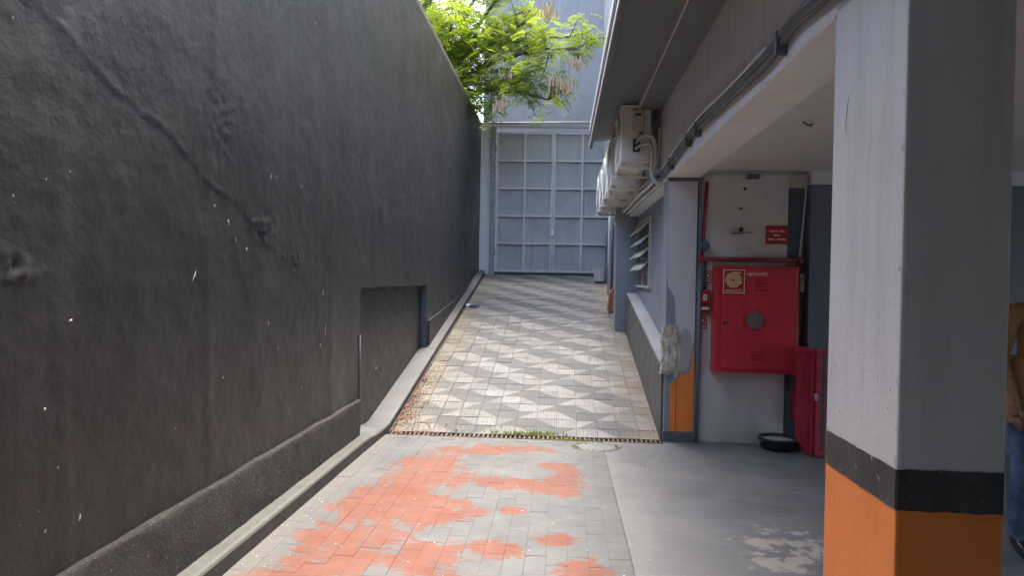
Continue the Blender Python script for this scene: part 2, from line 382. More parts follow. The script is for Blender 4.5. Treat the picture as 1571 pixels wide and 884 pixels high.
# ramp with patterned tiles
SL = .2; Y0, Y1 = 6.55, 14.75
rz = lambda y: (y - Y0) * SL
ramp = MB().prism([(Y0, -.3), (Y0, -.012), (Y1, rz(Y1) - .012), (Y1 + 3.5, rz(Y1) - .012), (Y1 + 3.5, -.3)], 'x', -1.78, 1.2).build('ramp', M['joint'])
tag(ramp, kind='structure')
ang = math.atan(SL); T = .2
tiles = {}
def tile_mesh(kind):
    h = T / 2 - .0016; e = .003; hb = h
    vs = [(-hb, -hb, -.012), (hb, -hb, -.012), (hb, hb, -.012), (-hb, hb, -.012), (-h, -h, -e), (h, -h, -e), (h, h, -e), (-h, h, -e)]
    i = h - e; vs += [(-i, -i, 0), (i, -i, 0), (i, i, 0), (-i, i, 0)]
    sides = [(k, (k + 1) % 4, (k + 1) % 4 + 4, k + 4) for k in range(4)] + [(k + 4, (k + 1) % 4 + 4, (k + 1) % 4 + 8, k + 8) for k in range(4)]
    A, B, C, D = 8, 9, 10, 11   # near-left, near-right, far-right, far-left
    if kind == 'W': top = [((A, B, C, D), 0)]
    elif kind == 'D': top = [((A, B, C, D), 1)]
    elif kind == '/LR': top = [((A, B, C), 1), ((A, C, D), 0)]
    elif kind == '/UL': top = [((A, B, C), 0), ((A, C, D), 1)]
    elif kind == '\\LL': top = [((A, B, D), 1), ((B, C, D), 0)]
    else: top = [((A, B, D), 0), ((B, C, D), 1)]
    me = bpy.data.meshes.new('tile'); me.from_pydata(vs, [], [t[0] for t in top] + sides)
    me.materials.append(M['tilew']); me.materials.append(M['tiled'])
    for k, p in enumerate(me.polygons): p.material_index = top[k][1] if k < len(top) else (1 if kind == 'D' else 0)
    return me
NEAR = ['W', '\\UR', 'D', '/UL']; FAR = ['/LR', 'D', '\\LL', 'W']
for k in set(NEAR + FAR): tiles[k] = tile_mesh(k)
far = MB(); cnt = 0
for r in range(41):
    c0 = (9 + 2 * (r // 2)) % 4
    for c in range(13):
        kind = (NEAR if r % 2 == 0 else FAR)[(c - c0) % 4]
        s = (r + .5) * T; y = Y0 + .008 + s * math.cos(ang); z = s * math.sin(ang) + .002; x = -1.628 + (c + .5) * T
        dz = random.uniform(-.0025, .0025); tx, ty = random.uniform(-.006, .006), random.uniform(-.008, .008)
        if cnt < 299:
            o = link('tile', tiles[kind], ramp); o.location = (x, y, z + dz); o.rotation_euler = (ang + tx, ty, random.uniform(-.004, .004)); cnt += 1
        else:
            mx = Matrix.Translation((x, y, z + dz)) @ Matrix.Rotation(ang + tx, 4, 'X'); me = tiles[kind]
            b = len(far.v); far.v += [tuple(mx @ v.co) for v in me.vertices]
            for p in me.polygons: far.f.append(tuple(b + i for i in p.vertices)); far.m.append(p.material_index)
tag(far.build('tiles_far', [M['tilew'], M['tiled']], ramp), kind='stuff')
MB().prism([(Y0 + .004, -.02), (Y0 + .004, .003), (Y1 - .02, rz(Y1 - .02) + .003), (Y1 - .02, rz(Y1) - .2)], 'x', -1.70, -1.632).build('mortar_strip', M['joint'], ramp)

# ------------------------------------------------------------------ black boundary wall
bw = empty('boundary_wall', (-1.85, 5, 0), 'tall black glossy painted wall with lumpy plaster along the left', 'wall')
WX = -1.78; WT = 4.85
def wall_relief(y, z):
    h = .006 * mn.fractal(Vector((y * .9, z * .9, 3)), 1.0, 2.1, 4) + .003 * mn.fractal(Vector((y * 3.5, z * 3.5, 8)), .8, 2.1, 3) + (.0011 * mn.fractal(Vector((y * 13, z * 13, 4)), .8, 2.1, 3) if 1.9 < y < 6 else 0)
    # diagonal trowelled seam
    t = (y - 2.2) / 2.3; zl = 2.38 - .75 * t - .12 * t * t + .02 * math.sin(y * 9)
    if -1.0 < t < 1.25:
        dd = z - zl; fade = min(1, max(0, 1.25 - t) * 3)
        h += fade * (.0045 * math.exp(-(dd / .010) ** 2) * max(0, .4 + 1.6 * mn.fractal(Vector((y * 9, z * 9, 1)), .8, 2, 3)) + (.0022 / (1 + math.exp(-dd / .008)) - .0011) * math.exp(-(dd / .25) ** 2))
    for (cy, cz, ry, rz_, a) in ((3.95, 1.78, .16, .08, .010), (2.1, 1.5, .11, .05, .012), (3.45, 2.28, .2, .16, .004), (4.45, 1.6, .12, .12, .007)):
        q = ((y - cy) / ry) ** 2 + ((z - cz) / rz_) ** 2
        if q < 4: h += a * math.exp(-q) * (.3 + 1.3 * mn.fractal(Vector((y * 24, z * 24, 5)), .7, 2.1, 3))
    for vy in (2.32, 3.35, 5.2): h += .003 * math.exp(-((y - vy - .02 * math.sin(z * 3)) / .05) ** 2)
    return h
ys = []; y = -9.0
while y < 15.2:
    ys.append(y); y += .016 if 1.9 < y < 5 else .04 if 1.7 < y < 6.5 else (.08 if 6.5 <= y < 15 else .4)
ys.append(15.2); NY0, NY1, NZ = 5.96, 9.0, 1.40
ys = sorted([a for a in ys if abs(a - NY0) > .012 and abs(a - NY1) > .03] + [NY0, NY1]); zs = []
z = 0
while z < WT: zs.append(z); z += .016 if z < 2.6 else .09
zs.append(WT); zs = sorted([b for b in zs if abs(b - NZ) > .012] + [NZ])
W_ = MB(); nz = len(zs)
vs = [(WX + wall_relief(a, b), a, b) for a in ys for b in zs]
fs = [(i * nz + j, (i + 1) * nz + j, (i + 1) * nz + j + 1, i * nz + j + 1) for i in range(len(ys) - 1) for j in range(nz - 1) if not (NY0 <= ys[i] < NY1 and zs[j] < NZ)]
W_.add(vs, fs)
n0 = len(ys)
# top and back of the wall, 18 cm thick
topi = [(i * nz + nz - 1) for i in range(n0)]
b = len(W_.v); W_.v += [(WX - .2, a, WT) for a in ys] + [(WX - .2, a, 0) for a in ys]
for i in range(n0 - 1):
    W_.f.append((topi[i], topi[i + 1], b + i + 1, b + i)); W_.f.append((b + i, b + i + 1, b + n0 + i + 1, b + n0 + i)); W_.m += [0, 0]
W_.build('wall_face', M['blackwall'], bw, smooth=True)
# rough plinth at the foot, ending at a vertical step
pl = MB(); ps = []; y = -9.0
while y < 5.91: ps.append(y); y += .06 if y > 1 else .5
ps.append(5.92); K = 9
for a in ps:
    ztop = .41 + .012 * mn.noise(Vector((a * 3, 0, 0)))
    for k in range(K):
        t = (0, .15, .3, .45, .6, .75, .9, .975, 1)[k]; zz = .02 + (ztop - .02) * t; off = .03 + .008 * mn.fractal(Vector((a * 6, zz * 6, 2)), .9, 2, 3)
        if k == K - 1: off -= .005
        pl.v.append((WX + off, a, zz))
    pl.v.append((WX - .03, a, ztop + .012))
K += 1
for i in range(len(ps) - 1):
    for k in range(K - 1): pl.f.append((i * K + k, (i + 1) * K + k, (i + 1) * K + k + 1, i * K + k + 1)); pl.m.append(0)
e = (len(ps) - 1) * K; b = len(pl.v); pl.v += [(WX - .03, 5.92, .02)]; pl.f.append(tuple([b] + [e + k for k in range(K)])); pl.m.append(0)
pl.build('plinth', M['blackrough'], bw, smooth=True)
# shallow niche beside the ramp foot
NX = -1.865
nb = MB(); nb.box(NX - .025, NX, NY0, NY1, -.1, NZ); nb.build('niche_back', M['blacksmooth'], bw)
MB().box(NX - .025, WX - .002, NY1 + .001, NY1 + .05, -.1, NZ).build('niche_jamb', M['litjamb'], bw)
MB().box(NX - .025, WX - .002, NY0 - .05, NY0 - .001, -.1, NZ).build('niche_jamb', M['blacksmooth'], bw)
MB().box(NX - .025, WX - .002, NY0, NY1, NZ + .001, NZ + .05).build('niche_head', M['blacksmooth'], bw)
MB().tube([(WX + .002, NY0 - .006, .3), (WX + .004, NY0 - .005, .62), (WX + .002, NY0 - .006, .98)], .008, 6).build('pale_corner_line', M['kerbgrey'], bw, True)  # thin paler line down the near corner of the niche
# upper plinth following the ramp
pp = MB(); pp.prism([(9.06, .5), (14.6, 1.4), (14.6, 1.66), (11.5, 1.16), (9.06, .93)], 'x', WX - .03, WX + .022); pp.build('plinth', M['blacksmooth'], bw, bevel=.008)
# chips of paint knocked off the wall, down to white plaster
random.seed(21)
def chip(cy, cz, ry, rz_, rot=0):
    mb = MB(); n = 9; vs = [(WX + wall_relief(cy, cz) + .006, cy, cz)]
    for k in range(n):
        a = 2 * math.pi * k / n; rr = random.uniform(.2, .85); dy, dz = ry * rr * math.cos(a), rz_ * rr * math.sin(a)
        yy = cy + dy * math.cos(rot) - dz * math.sin(rot); zz = cz + dy * math.sin(rot) + dz * math.cos(rot)
        vs.append((WX + wall_relief(yy, zz) + .0015, yy, zz))
    mb.add(vs, [(0, 1 + k, 1 + (k + 1) % n) for k in range(n)]); mb.build('paint_chip', M['fleck'], bw)
for a in ((4.06, 2.10, .012, .035, 0), (4.15, 2.11, .008, .02, .1), (4.54, 2.10, .01, .018, 0), (3.39, 1.85, .022, .012, .6), (3.54, 1.78, .018, .024, .2), (3.62, 1.69, .008, .03, .3), (3.75, 1.64, .01, .035, -.5), (3.2, 1.49, .006, .06, -.55),
          (5.0, 1.37, .025, .05, .4), (5.06, 1.1, .01, .09, 0), (4.95, .98, .012, .03, 0), (4.05, 1.2, .01, .03, 0), (4.2, 1.03, .008, .022, 0), (2.42, .58, .010, .026, -.3), (2.3, .8, .006, .01, 0), (2.24, 1.02, .012, .008, 0), (3.05, .78, .01, .012, 0), (3.5, .95, .012, .012, .3), (2.36, 1.32, .02, .006, .4), (4.6, .72, .014, .02, 0), (8.1, 1.2, .01, .03, .4), (6.5, .62, .03, .01, .8)):
    chip(*a)
# flaking strip at the far end
for k in range(16):
    chip(14.25 + random.uniform(-.04, .15), random.uniform(1.7, 4.7), random.uniform(.015, .05), random.uniform(.02, .09))
for k in range(5): chip(13.2 + random.uniform(-.8, .6), random.uniform(2.4, 4.6), .02, .012)

# kerbs
def kerb_section(y):
    u = min(1, max(0, (y - 5.7) / .55)); u = u * u * (3 - 2 * u); r0 = max(0, rz(y))
    bump = .035 * math.exp(-((y - 6.2) / .13) ** 2)
    w = .004 * mn.noise(Vector((y * 2.3, 1, 0))); hi = .10 * (1 - u) + .085 * u; lo = .092 * (1 - u) + .07 * u; xo = -1.655 + .008 * u
    xi = WX + .005 if not (NY0 <= y <= NY1) else NX + .002
    return [(xi, y, r0 + hi + bump), (xi + .06, y, r0 + hi - .004 + bump), (xo - .03, y, r0 + lo + .004 + w + bump * .3), (xo - .008 + w, y, r0 + lo + w), (xo + w, y, r0 + lo - .012 + w), (xo, y, r0 - .03)]
def kerb_mesh(yy, mat):
    kb = MB(); n = 6
    for y in yy: kb.v += kerb_section(y)
    for i in range(len(yy) - 1):
        for k in range(n - 1): kb.f.append((i * n + k, (i + 1) * n + k, (i + 1) * n + k + 1, i * n + k + 1)); kb.m.append(1 if k == n - 2 else 0)
    for i in (0, len(yy) - 1): kb.f.append(tuple(i * n + k for k in range(n))); kb.m.append(0)
    return tag(kb.build('kerb', [mat, M['kerbdark']]), kind='structure')
kerb_mesh([-9 + .5 * i for i in range(20)] + [1 + .1 * i for i in range(50)] + [5.955], M['kerbgreen'])
kerb_mesh([5.962 + .04 * i for i in range(14)] + [6.6 + .2 * i for i in range(12)] + [8.998], M['kerbgrey'])
kerb_mesh([9.004 + .2 * i for i in range(28)] + [14.6], M['kerbgrey'])

# ------------------------------------------------------------------ garage building on the right
bd = empty('garage_building', (1.2, 6, 0), 'grey garage building with low beam, canopy and open bay on the right', 'building')
BZ = 2.484
MB().box(.977, 1.255, -2.0, 6.50, BZ, 3.24, c=.004).build('beam', M['bluegrey'], bd)
MB().box(.979, 1.253, 2.60, 6.5, BZ - .006, BZ - .001).build('beam_underside', M['beamunder'], bd)
MB().box(.976, 1.25, 6.502, 14.9, 2.47, 3.24).build('beam', M['bluegrey'], bd, bevel=.004)
MB().box(1.12, 1.3, 6.80, 14.9, -.2, 2.469).build('bay_wall', M['baygrey'], bd)
# low ledge beside the ramp, its top rising with it
lg = MB(); pts = [(6.55, -.2), (6.55, .68), (10.3, 1.32), (10.3, -.2)]; lg.prism(pts, 'x', .955, 1.119)
lg.build('ledge', [M['kerbgrey']], bd, bevel=.008)
MB().prism([(6.56, .684), (10.3, 1.324), (10.3, 1.332), (6.56, .692)], 'x', .965, 1.118).build('ledge_top', M['kerbpale'], bd)
MB().box(.80, 1.125, 10.305, 10.62, .3, 2.60, c=.006).build('pilaster', M['baygrey'], bd)
MB().box(.905, 1.13, 10.63, 14.75, .6, 2.46).build('far_wall', M['baygrey'], bd)
# canopy: slab, drop beam and metal fascia
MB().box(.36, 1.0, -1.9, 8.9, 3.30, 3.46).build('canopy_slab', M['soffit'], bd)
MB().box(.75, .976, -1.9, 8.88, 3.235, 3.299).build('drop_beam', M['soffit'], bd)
MB().box(.735, .748, -1.9, 8.88, 3.238, 3.299).build('lit_face_strip', M['fascia'], bd)  # pale strip painted as the lit side of the drop beam
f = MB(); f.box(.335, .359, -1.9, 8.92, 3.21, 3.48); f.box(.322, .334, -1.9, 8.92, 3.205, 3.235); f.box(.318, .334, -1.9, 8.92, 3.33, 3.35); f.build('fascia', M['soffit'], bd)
MB().box(.312, .321, -1.9, 8.92, 3.2, 3.24).box(.31, .3335, -1.9, 8.92, 3.36, 3.375).box(.316, .334, -1.9, 8.92, 3.40, 3.48).build('gutter_edge', M['fascia'], bd)
MB().box(1.001, 9, -1.9, 15, 3.30, 3.5).build('upper_floor_slab', M['soffit'], bd)
MB().box(.80, 3.5, 4, 15, 3.501, 9.5).build('upper_wall', M['backwall'], bd)
# garage inside
MB().box(1.256, 9, -9, 6.62, 2.55, 2.75).build('garage_ceiling', M['ceiling'], bd)
MB().box(1.25, 2.088, 6.55, 6.75, -.2, 2.549).build('hydrant_wall', M['whitewall'], bd)
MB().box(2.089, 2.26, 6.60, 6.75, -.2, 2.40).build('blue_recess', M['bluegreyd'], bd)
MB().box(2.089, 2.26, 6.57, 6.75, 2.401, 2.549).build('recess_lintel', M['whitewall'], bd)
MB().box(2.261, 9, 6.46, 6.75, 2.421, 2.549).build('inner_wall', M['bluegrey'], bd)
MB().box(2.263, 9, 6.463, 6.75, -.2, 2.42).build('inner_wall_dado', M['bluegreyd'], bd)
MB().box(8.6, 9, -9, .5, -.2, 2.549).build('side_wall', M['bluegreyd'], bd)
# roof over the near end of the yard and rear wall of the garage
MB().box(-1.98, .976, -9, 1.45, 3.15, 3.4).build('yard_roof', M['soffit'], bd)  # unseen slab; its front edge is set by how it shades the column
MB().box(-2, 6.5, -9.3, -9.01, -.2, 3.4).build('rear_wall', M['bluegreyd'], bd)

# louvred vent in the bay
lv = empty('louvre_vent', (1.1, 9.4, 1.45), 'pale louvred vent with tilted slats in the blue grey bay wall', 'vent')
LY0, LY1, LZ0, LZ1 = 8.75, 10.2, 1.42, 2.34
MB().box(1.085, 1.119, LY0, LY1, LZ0, LZ0 + .03).box(1.085, 1.119, LY0, LY1, LZ1 - .03, LZ1).box(1.085, 1.119, LY0, LY0 + .03, LZ0 + .03, LZ1 - .03).box(1.085, 1.119, LY1 - .03, LY1, LZ0 + .03, LZ1 - .03).box(1.086, 1.118, 9.46, 9.49, LZ0 + .03, LZ0 + .2).build('frame', M['louver'], lv)
MB().box(1.108, 1.119, LY0 + .03, LY1 - .03, LZ0 + .03, LZ1 - .03).build('pane', M['glassd'], lv)
for k in range(4):
    z0 = LZ0 + .2 + k * .17
    MB().prism([(1.107, z0 + .17), (.99, z0 + .045), (.99, z0 + .03), (1.107, z0 + .155)], 'y', LY0 + .02, LY1 - .02).build('slat', M['louver'], lv)

# ------------------------------------------------------------------ column and pillar
cl = empty('concrete_column', (1.125, 2.32, 0), 'large near concrete column, pale above, black band, orange base', 'column')
CX0, CX1, CY0, CY1 = .977, 1.276, 2.05, 2.585
MB().box(CX0, CX1, CY0, CY1, .912, 3.15, c=.009).build('shaft', M['colwhite'], cl)
bb = MB(); per = []; NB = 40
cor = [(CX0 - .0025, CY0 - .0025), (CX1 + .0025, CY0 - .0025), (CX1 + .0025, CY1 + .0025), (CX0 - .0025, CY1 + .0025)]
for q in range(4):
    (xa, ya), (xb, yb_) = cor[q], cor[(q + 1) % 4]; ux, uy = (xb - xa), (yb_ - ya); L = math.hypot(ux, uy); ux /= L; uy /= L
    for k in range(NB): dd = .006 + (L - .012) * k / (NB - 1); per.append((xa + ux * dd, ya + uy * dd))
n_ = len(per)
for rowz, amp, sd in ((.85, .0035, 1), (.97, .003, 9)):
    for (x_, y_) in per: bb.v.append((x_, y_, rowz + amp * mn.fractal(Vector((x_ * 22, y_ * 22, sd)), .9, 2.1, 4)))
for k in range(n_): bb.f.append((k, (k + 1) % n_, n_ + (k + 1) % n_, n_ + k)); bb.m.append(0)
bb.build('black_band', M['colblack'], cl)
MB().box(CX0, CX1, CY0, CY1, -.05, .910, c=.009).build('orange_base', M['colorange'], cl)
random.seed(4)
def crack(pts, w):     # thin open crack on the yard-facing side
    mb = MB(); n = len(pts)
    for i, (y, z) in enumerate(pts):
        ww = w * random.uniform(.4, 1.2) * (0.3 if i in (0, n - 1) else 1); mb.v += [(CX0 - .0012, y - ww, z), (CX0 - .0012, y + ww, z)]
    for i in range(n - 1): mb.f.append((2 * i, 2 * i + 1, 2 * i + 3, 2 * i + 2)); mb.m.append(0)
    mb.build('crack', M['conduit'], cl)
crack([(2.41, 2.17), (2.45, 2.15), (2.462, 2.11), (2.47, 2.06), (2.465, 2.03), (2.44, 2.02)], .0035)
for k in range(16):
    y = random.choice([2.13, 2.15, 2.2, 2.22, 2.28]) + random.uniform(-.01, .01); z = random.uniform(1.05, 2.6); L = random.uniform(.01, .09)
    crack([(y, z), (y + random.uniform(-.002, .002), z + L / 2), (y, z + L)], random.uniform(.0007, .0016))

# knocks on the yard-side corner and scuffs low on the column
def knock(y, z, ry, rz_, mat):
    mb = MB(); n = 8; vs = [(CX0 - .0016, y, z)] + [(CX0 - .0014, max(CY0 + .009, y + ry * random.uniform(.4, 1.1) * math.cos(2 * math.pi * k / n)), z + rz_ * random.uniform(.4, 1.1) * math.sin(2 * math.pi * k / n)) for k in range(n)]
    mb.add(vs, [(0, 1 + k, 1 + (k + 1) % n) for k in range(n)]); mb.build('knock', mat, cl)
for z in (.99, 1.08, 1.22, 1.31, 1.55, 1.72, 1.9, 2.06): knock(CY0 + .012, z, random.uniform(.003, .007), random.uniform(.004, .016), M['concrete'])
for k in range(9): knock(CY0 + random.uniform(.03, .5), random.uniform(1.0, 1.6), random.uniform(.002, .004), random.uniform(.002, .008), M['conduit'])

pi = empty('bay_pillar', (1.11, 6.65, 0), 'pillar with flaking white and orange paint at the ramp foot', 'pillar')
PY = 6.5
MB().box(.977, 1.25, PY, 6.80, -.05, 2.483, c=.006).build('core', M['baygrey'], pi)
def sheet(name, pts, mat, t=.0025, y=PY):
    return MB().prism(pts, 'y', y - t, y + .004).build(name, mat, pi)
sheet('white_paint', [(.981, 2.44), (1.246, 2.44), (1.246, 1.0), (1.236, .93), (1.215, .80), (1.19, .70), (1.15, .665), (1.11, .68), (1.085, .60), (1.055, .625), (1.055, .9), (1.075, 1.0), (1.065, 1.2), (1.06, 1.33), (1.035, 1.40), (1.0, 1.45), (.983, 1.52)], M['colwhite'])
sheet('grey_patch', [(1.10, .68), (1.15, .66), (1.19, .69), (1.225, .80), (1.225, .98), (1.19, 1.06), (1.14, 1.07), (1.10, .98), (1.12, .8)], M['kerbpale'], .004)
sheet('orange_paint', [(1.03, .10), (1.247, .10), (1.247, .88), (1.238, .86), (1.228, .76), (1.205, .665), (1.16, .63), (1.12, .655), (1.09, .57), (1.06, .575), (1.03, .54)], M['colorange'], .005)
MB().box(1.083, 1.086, PY - .008, PY - .004, .10, .57).build('paint_seam', M['kerbdark'], pi)
MB().box(.97, 1.256, PY - .012, 6.7, -.02, .095, c=.006).build('base_strip', M['conduit'], pi)
# spalled concrete lump at the corner
bm = bmesh.new(); bmesh.ops.create_cube(bm, size=1); bmesh.ops.subdivide_edges(bm, edges=bm.edges, cuts=9, use_grid_fill=True)
for v in bm.verts:
    p = Vector((v.co.x * .125 + 1.01, v.co.y * .13 + PY + .03, v.co.z * .45 + .86)); n = v.co.normalized()
    s = .034 * mn.fractal(p * 16, .8, 2.3, 5) + .014 * mn.noise(p * 60); v.co = p + Vector((n.x * s, n.y * s * 1.3, n.z * s))
me = bpy.data.meshes.new('spalled_concrete'); bm.to_mesh(me); bm.free(); me.materials.append(M['concrete']); link('spalled_concrete', me, pi)
MB().box(1.262, 1.288, 6.505, 6.549, 1.75, 2.44).build('side_channel', M['bluegreyd'], pi)
MB().box(.972, 1.30, PY - .012, PY + .05, 2.452, 2.478).build('head_strip', M['conduit'], pi)

# ------------------------------------------------------------------ conduits along the beam
random.seed(9)
def wav(path, amp=.006):
    return [(p[0] + random.uniform(-amp, amp) * .5, p[1], p[2] + random.uniform(-amp, amp)) for p in path]
base = [(p[0], p[1], p[2] + .022) for p in [(.95, 2.0, 2.56), (.95, 2.6, 2.565), (.95, 2.95, 2.59), (.95, 3.3, 2.57), (.95, 3.65, 2.575), (.95, 4.3, 2.59), (.95, 4.8, 2.615), (.95, 5.3, 2.61), (.95, 5.85, 2.59), (.95, 6.4, 2.555), (.95, 6.8, 2.535)]]
def smooth(path, n=6):
    P = [Vector(p) for p in path]; out = []
    for i in range(len(P) - 1):
        a, b, c, d_ = P[max(i - 1, 0)], P[i], P[i + 1], P[min(i + 2, len(P) - 1)]
        for k in range(n):
            t = k / n; out.append(.5 * ((2 * b) + (c - a) * t + (2 * a - 5 * b + 4 * c - d_) * t * t + (3 * b - a - 3 * c + d_) * t ** 3))
    out.append(P[-1]); return out
cb = empty('cable_bundle', (.95, 4.5, 2.55), 'bundle of dark grey cables running along the garage beam', 'cable')
MB().tube(smooth(base), .021, 10).build('cable', M['conduit'], cb, smooth=True)
MB().tube(smooth([(p[0] + .004, p[1], p[2] - .034 + .008 * math.sin(p[1] * 5)) for p in base]), .015, 8).build('cable', M['conduit'], cb, smooth=True)
MB().tube(smooth([(p[0] - .012, p[1], p[2] + .024 + .006 * math.sin(p[1] * 3.1)) for p in base[3:]]), .010, 8).build('cable', M['bluegrey'], cb, smooth=True)
for y, z in ((3.12, 2.58), (5.0, 2.61), (5.35, 2.605), (6.2, 2.57)):
    MB().box(.925, .977, y, y + .025, z - .06, z + .045, c=.004).build('clamp', M['conduit'], cb)
MB().box(.945, .976, 5.38, 5.41, 2.64, 2.70, c=.003).build('cable_tag', M['signwhite'], cb)
# pipes from the air conditioners along the lower beam
cp = empty('pipe_run', (.93, 9, 2.5), 'pale and grey pipes under the air conditioners on the far beam', 'pipes')
for k, (dx, dz, r, mt) in enumerate(((0, .02, .016, 'conduit'), (-.035, -.02, .018, 'pipewhite'), (.015, -.045, .014, 'bluegrey'), (-.02, .06, .012, 'conduitw'))):
    MB().tube(smooth([(.935 + dx, 6.85, 2.53 + dz), (.935 + dx, 7.6, 2.535 + dz), (.93 + dx, 8.6, 2.55 + dz), (.93 + dx, 9.6, 2.54 + dz), (.93 + dx, 10.9, 2.56 + dz), (.93 + dx, 12.5, 2.56 + dz)]), r, 8).build('pipe', M[mt], cp, smooth=True)
MB().tube(smooth([(.90, 7.04, 2.66), (.885, 6.95, 2.56), (.90, 6.86, 2.49), (.95, 6.84, 2.45)]), .016, 8).build('pipe', M['pipewhite'], cp, smooth=True)

# ------------------------------------------------------------------ air conditioners
AL, AD, AH = .80, .30, .575
def make_ac():
    e = empty('air_conditioner', (0, 0, 0))
    # local: x 0 (front, fan side) .. AD (wall side), y 0 (near end) .. AL, z 0..AH
    MB().box(0, AD, 0, AL, 0, AH, c=.014).build('casing', M['acwhite'], e)
    MB().box(-.004, AD + .004, -.004, AL + .004, AH - .03, AH + .006, c=.006).build('lid', M['acwhite'], e)
    g = MB(); g.lathe([(.235, 0), (.245, .012), (.225, .02), (.215, .012)], (0, .36, .29), 28, 0, 'x')
    for r_ in (.06, .11, .16, .2): g.lathe([(r_ - .003, .012), (r_ + .003, .012), (r_ + .003, .018), (r_ - .003, .018), (r_ - .003, .012)], (0, .36, .29), 24, 0, 'x')
    for k in range(12):
        a = k * math.pi / 6; g.tube([(-.015, .36 + .04 * math.cos(a), .29 + .04 * math.sin(a)), (-.015, .36 + .22 * math.cos(a), .29 + .22 * math.sin(a))], .003, 4)
    g.build('fan_grille', M['acwhite'], e)
    MB().lathe([(0.001, .002), (.212, .002)], (0, .36, .29), 24, 0, 'x').build('fan_opening', M['dark'], e)
    # valve cover and service valves on the near end
    c = MB().box(.105, .225, -.032, 0, .30, .53, c=.012).build('valve_cover', M['accover'], e)
    MB().box(.13, .2, -.036, -.0325, .465, .485).build('handle_slot', M['dark'], c)
    MB().box(.12, .19, -.02, 0, .105, .23, c=.005).build('valve_plate', M['dark'], e)
    for z in (.14, .195): MB().lathe([(0.001, .05), (.014, .05), (.016, .03), (.02, .018), (.02, 0)], (.155, -.005, z), 12, 0, 'y').build('valve', M['galv'], e)
    MB().tube(smooth([(.155, -.05, .195), (.19, -.07, .235), (.25, -.075, .26), (.31, -.06, .235), (.335, -.04, .15), (.338, -.02, .02), (.335, 0, -.15)]), .019, 8).build('pipe', M['pipewhite'], e, smooth=True)
    MB().tube(smooth([(.155, -.05, .14), (.20, -.065, .165), (.26, -.06, .18), (.30, -.05, .14), (.31, -.03, .03), (.31, 0, -.15)]), .016, 8).build('pipe', M['pipewhite'], e, smooth=True)
    MB().tube(smooth([(.18, -.03, .30), (.2, -.045, .28), (.24, -.04, .27)]), .006, 6).build('power_cable', M['dark'], e)
    for y in (.06, .68):
        b = MB(); b.box(-.02, AD + .09, y, y + .04, -.055, -.022).box(AD + .082, AD + .102, y - .002, y + .042, -.07, .36); b.build('bracket', M['acwhite'], e)
    MB().box(.02, .06, .04, .74, -.021, -.001).box(AD - .06, AD - .02, .04, .74, -.021, -.001).build('rail', M['galv'], e)
    return e
ac = make_ac(); AX = .568
names = ['nearest white air conditioner outdoor unit with beige valve cover, under the canopy', 'second air conditioner unit from the camera, just behind the nearest one', 'middle air conditioner unit of the row of five on the wall', 'fourth air conditioner unit from the camera in the wall row', 'farthest air conditioner unit, the one closest to the metal gate']
acs = [ac] + [copy_tree(ac) for _ in range(4)]
for i, o in enumerate(acs):
    o.location = (AX + (0, .0, -.005, .005, 0)[i], (7.0, 8.35, 9.25, 10.15, 11.05)[i], (2.705, 2.66, 2.665, 2.66, 2.665)[i]); tag(o, names[i], 'air conditioner', 'air conditioners on the garage wall')

# ------------------------------------------------------------------ yard gate
GY = 14.55; gt = empty('metal_gate', (-.2, GY, 1.6), 'tall grey two leaf sheet metal gate at the top of the ramp', 'gate')
GZ0, GZ1 = 1.66, 4.62
def leaf(x0, x1):
    lf = MB(); w = .045
    lf.box(x0, x0 + w, GY - .03, GY + .02, GZ0, GZ1); lf.box(x1 - w, x1, GY - .03, GY + .02, GZ0, GZ1)
    lf.box(x0 + w, x1 - w, GY - .03, GY + .02, GZ0, GZ0 + w); lf.box(x0 + w, x1 - w, GY - .03, GY + .02, GZ1 - w, GZ1)
    o = lf.build('gate_leaf', M['gatebar'], gt)
    xm = (x0 + x1) / 2; rows = 5; hz = (GZ1 - GZ0 - w) / rows
    MB().box(xm - .024, xm + .024, GY - .05, GY + .018, GZ0 + w, GZ1 - w).build('upright', M['gatebar'], o)
    for r in range(1, rows):
        z = GZ0 + w / 2 + r * hz
        for a, b in ((x0 + w, xm - .024), (xm + .024, x1 - w)): MB().box(a, b, GY - .06, GY + .018, z - .02, z + .02).build('rail', M['gatebar'], o)
    for r in range(rows):
        za = GZ0 + w / 2 + r * hz + (w / 2 if r == 0 else .02); zb = GZ0 + w / 2 + (r + 1) * hz - (w / 2 if r == rows - 1 else .02)
        for a, b in ((x0 + w, xm - .024), (xm + .024, x1 - w)):
            p = MB(); cx, cz = (a + b) / 2, (za + zb) / 2; s = .014 * random.uniform(.5, 1.2)
            p.add([(a, GY + .012, za), (b, GY + .012, za), (b, GY + .012, zb), (a, GY + .012, zb), (cx, GY + .012 + s, cz), (a, GY + .03, za), (b, GY + .03, za), (b, GY + .03, zb), (a, GY + .03, zb)],
                  [(0, 1, 4), (1, 2, 4), (2, 3, 4), (3, 0, 4), (5, 6, 7, 8), (0, 1, 6, 5), (2, 3, 8, 7)]); p.build('panel', M['gate'], o)
    return o
l1 = leaf(-1.425, -.225); l2 = leaf(-.215, .99)
MB().box(-.255, -.185, GY - .075, GY - .032, 2.42, 2.56, c=.008).build('lock_box', M['galv'], gt)
MB().tube([(-.22, GY - .05, 1.72), (-.22, GY - .05, 2.1)], .01, 6).build('drop_bolt', M['galv'], gt)
MB().box(-1.56, -1.45, GY - .04, GY + .08, 1.5, 4.72, c=.006).build('gate_post', M['gatepost'], gt)
MB().box(1.01, 1.10, GY - .04, GY + .08, 1.5, 4.72, c=.006).build('gate_post', M['gatebar'], gt)
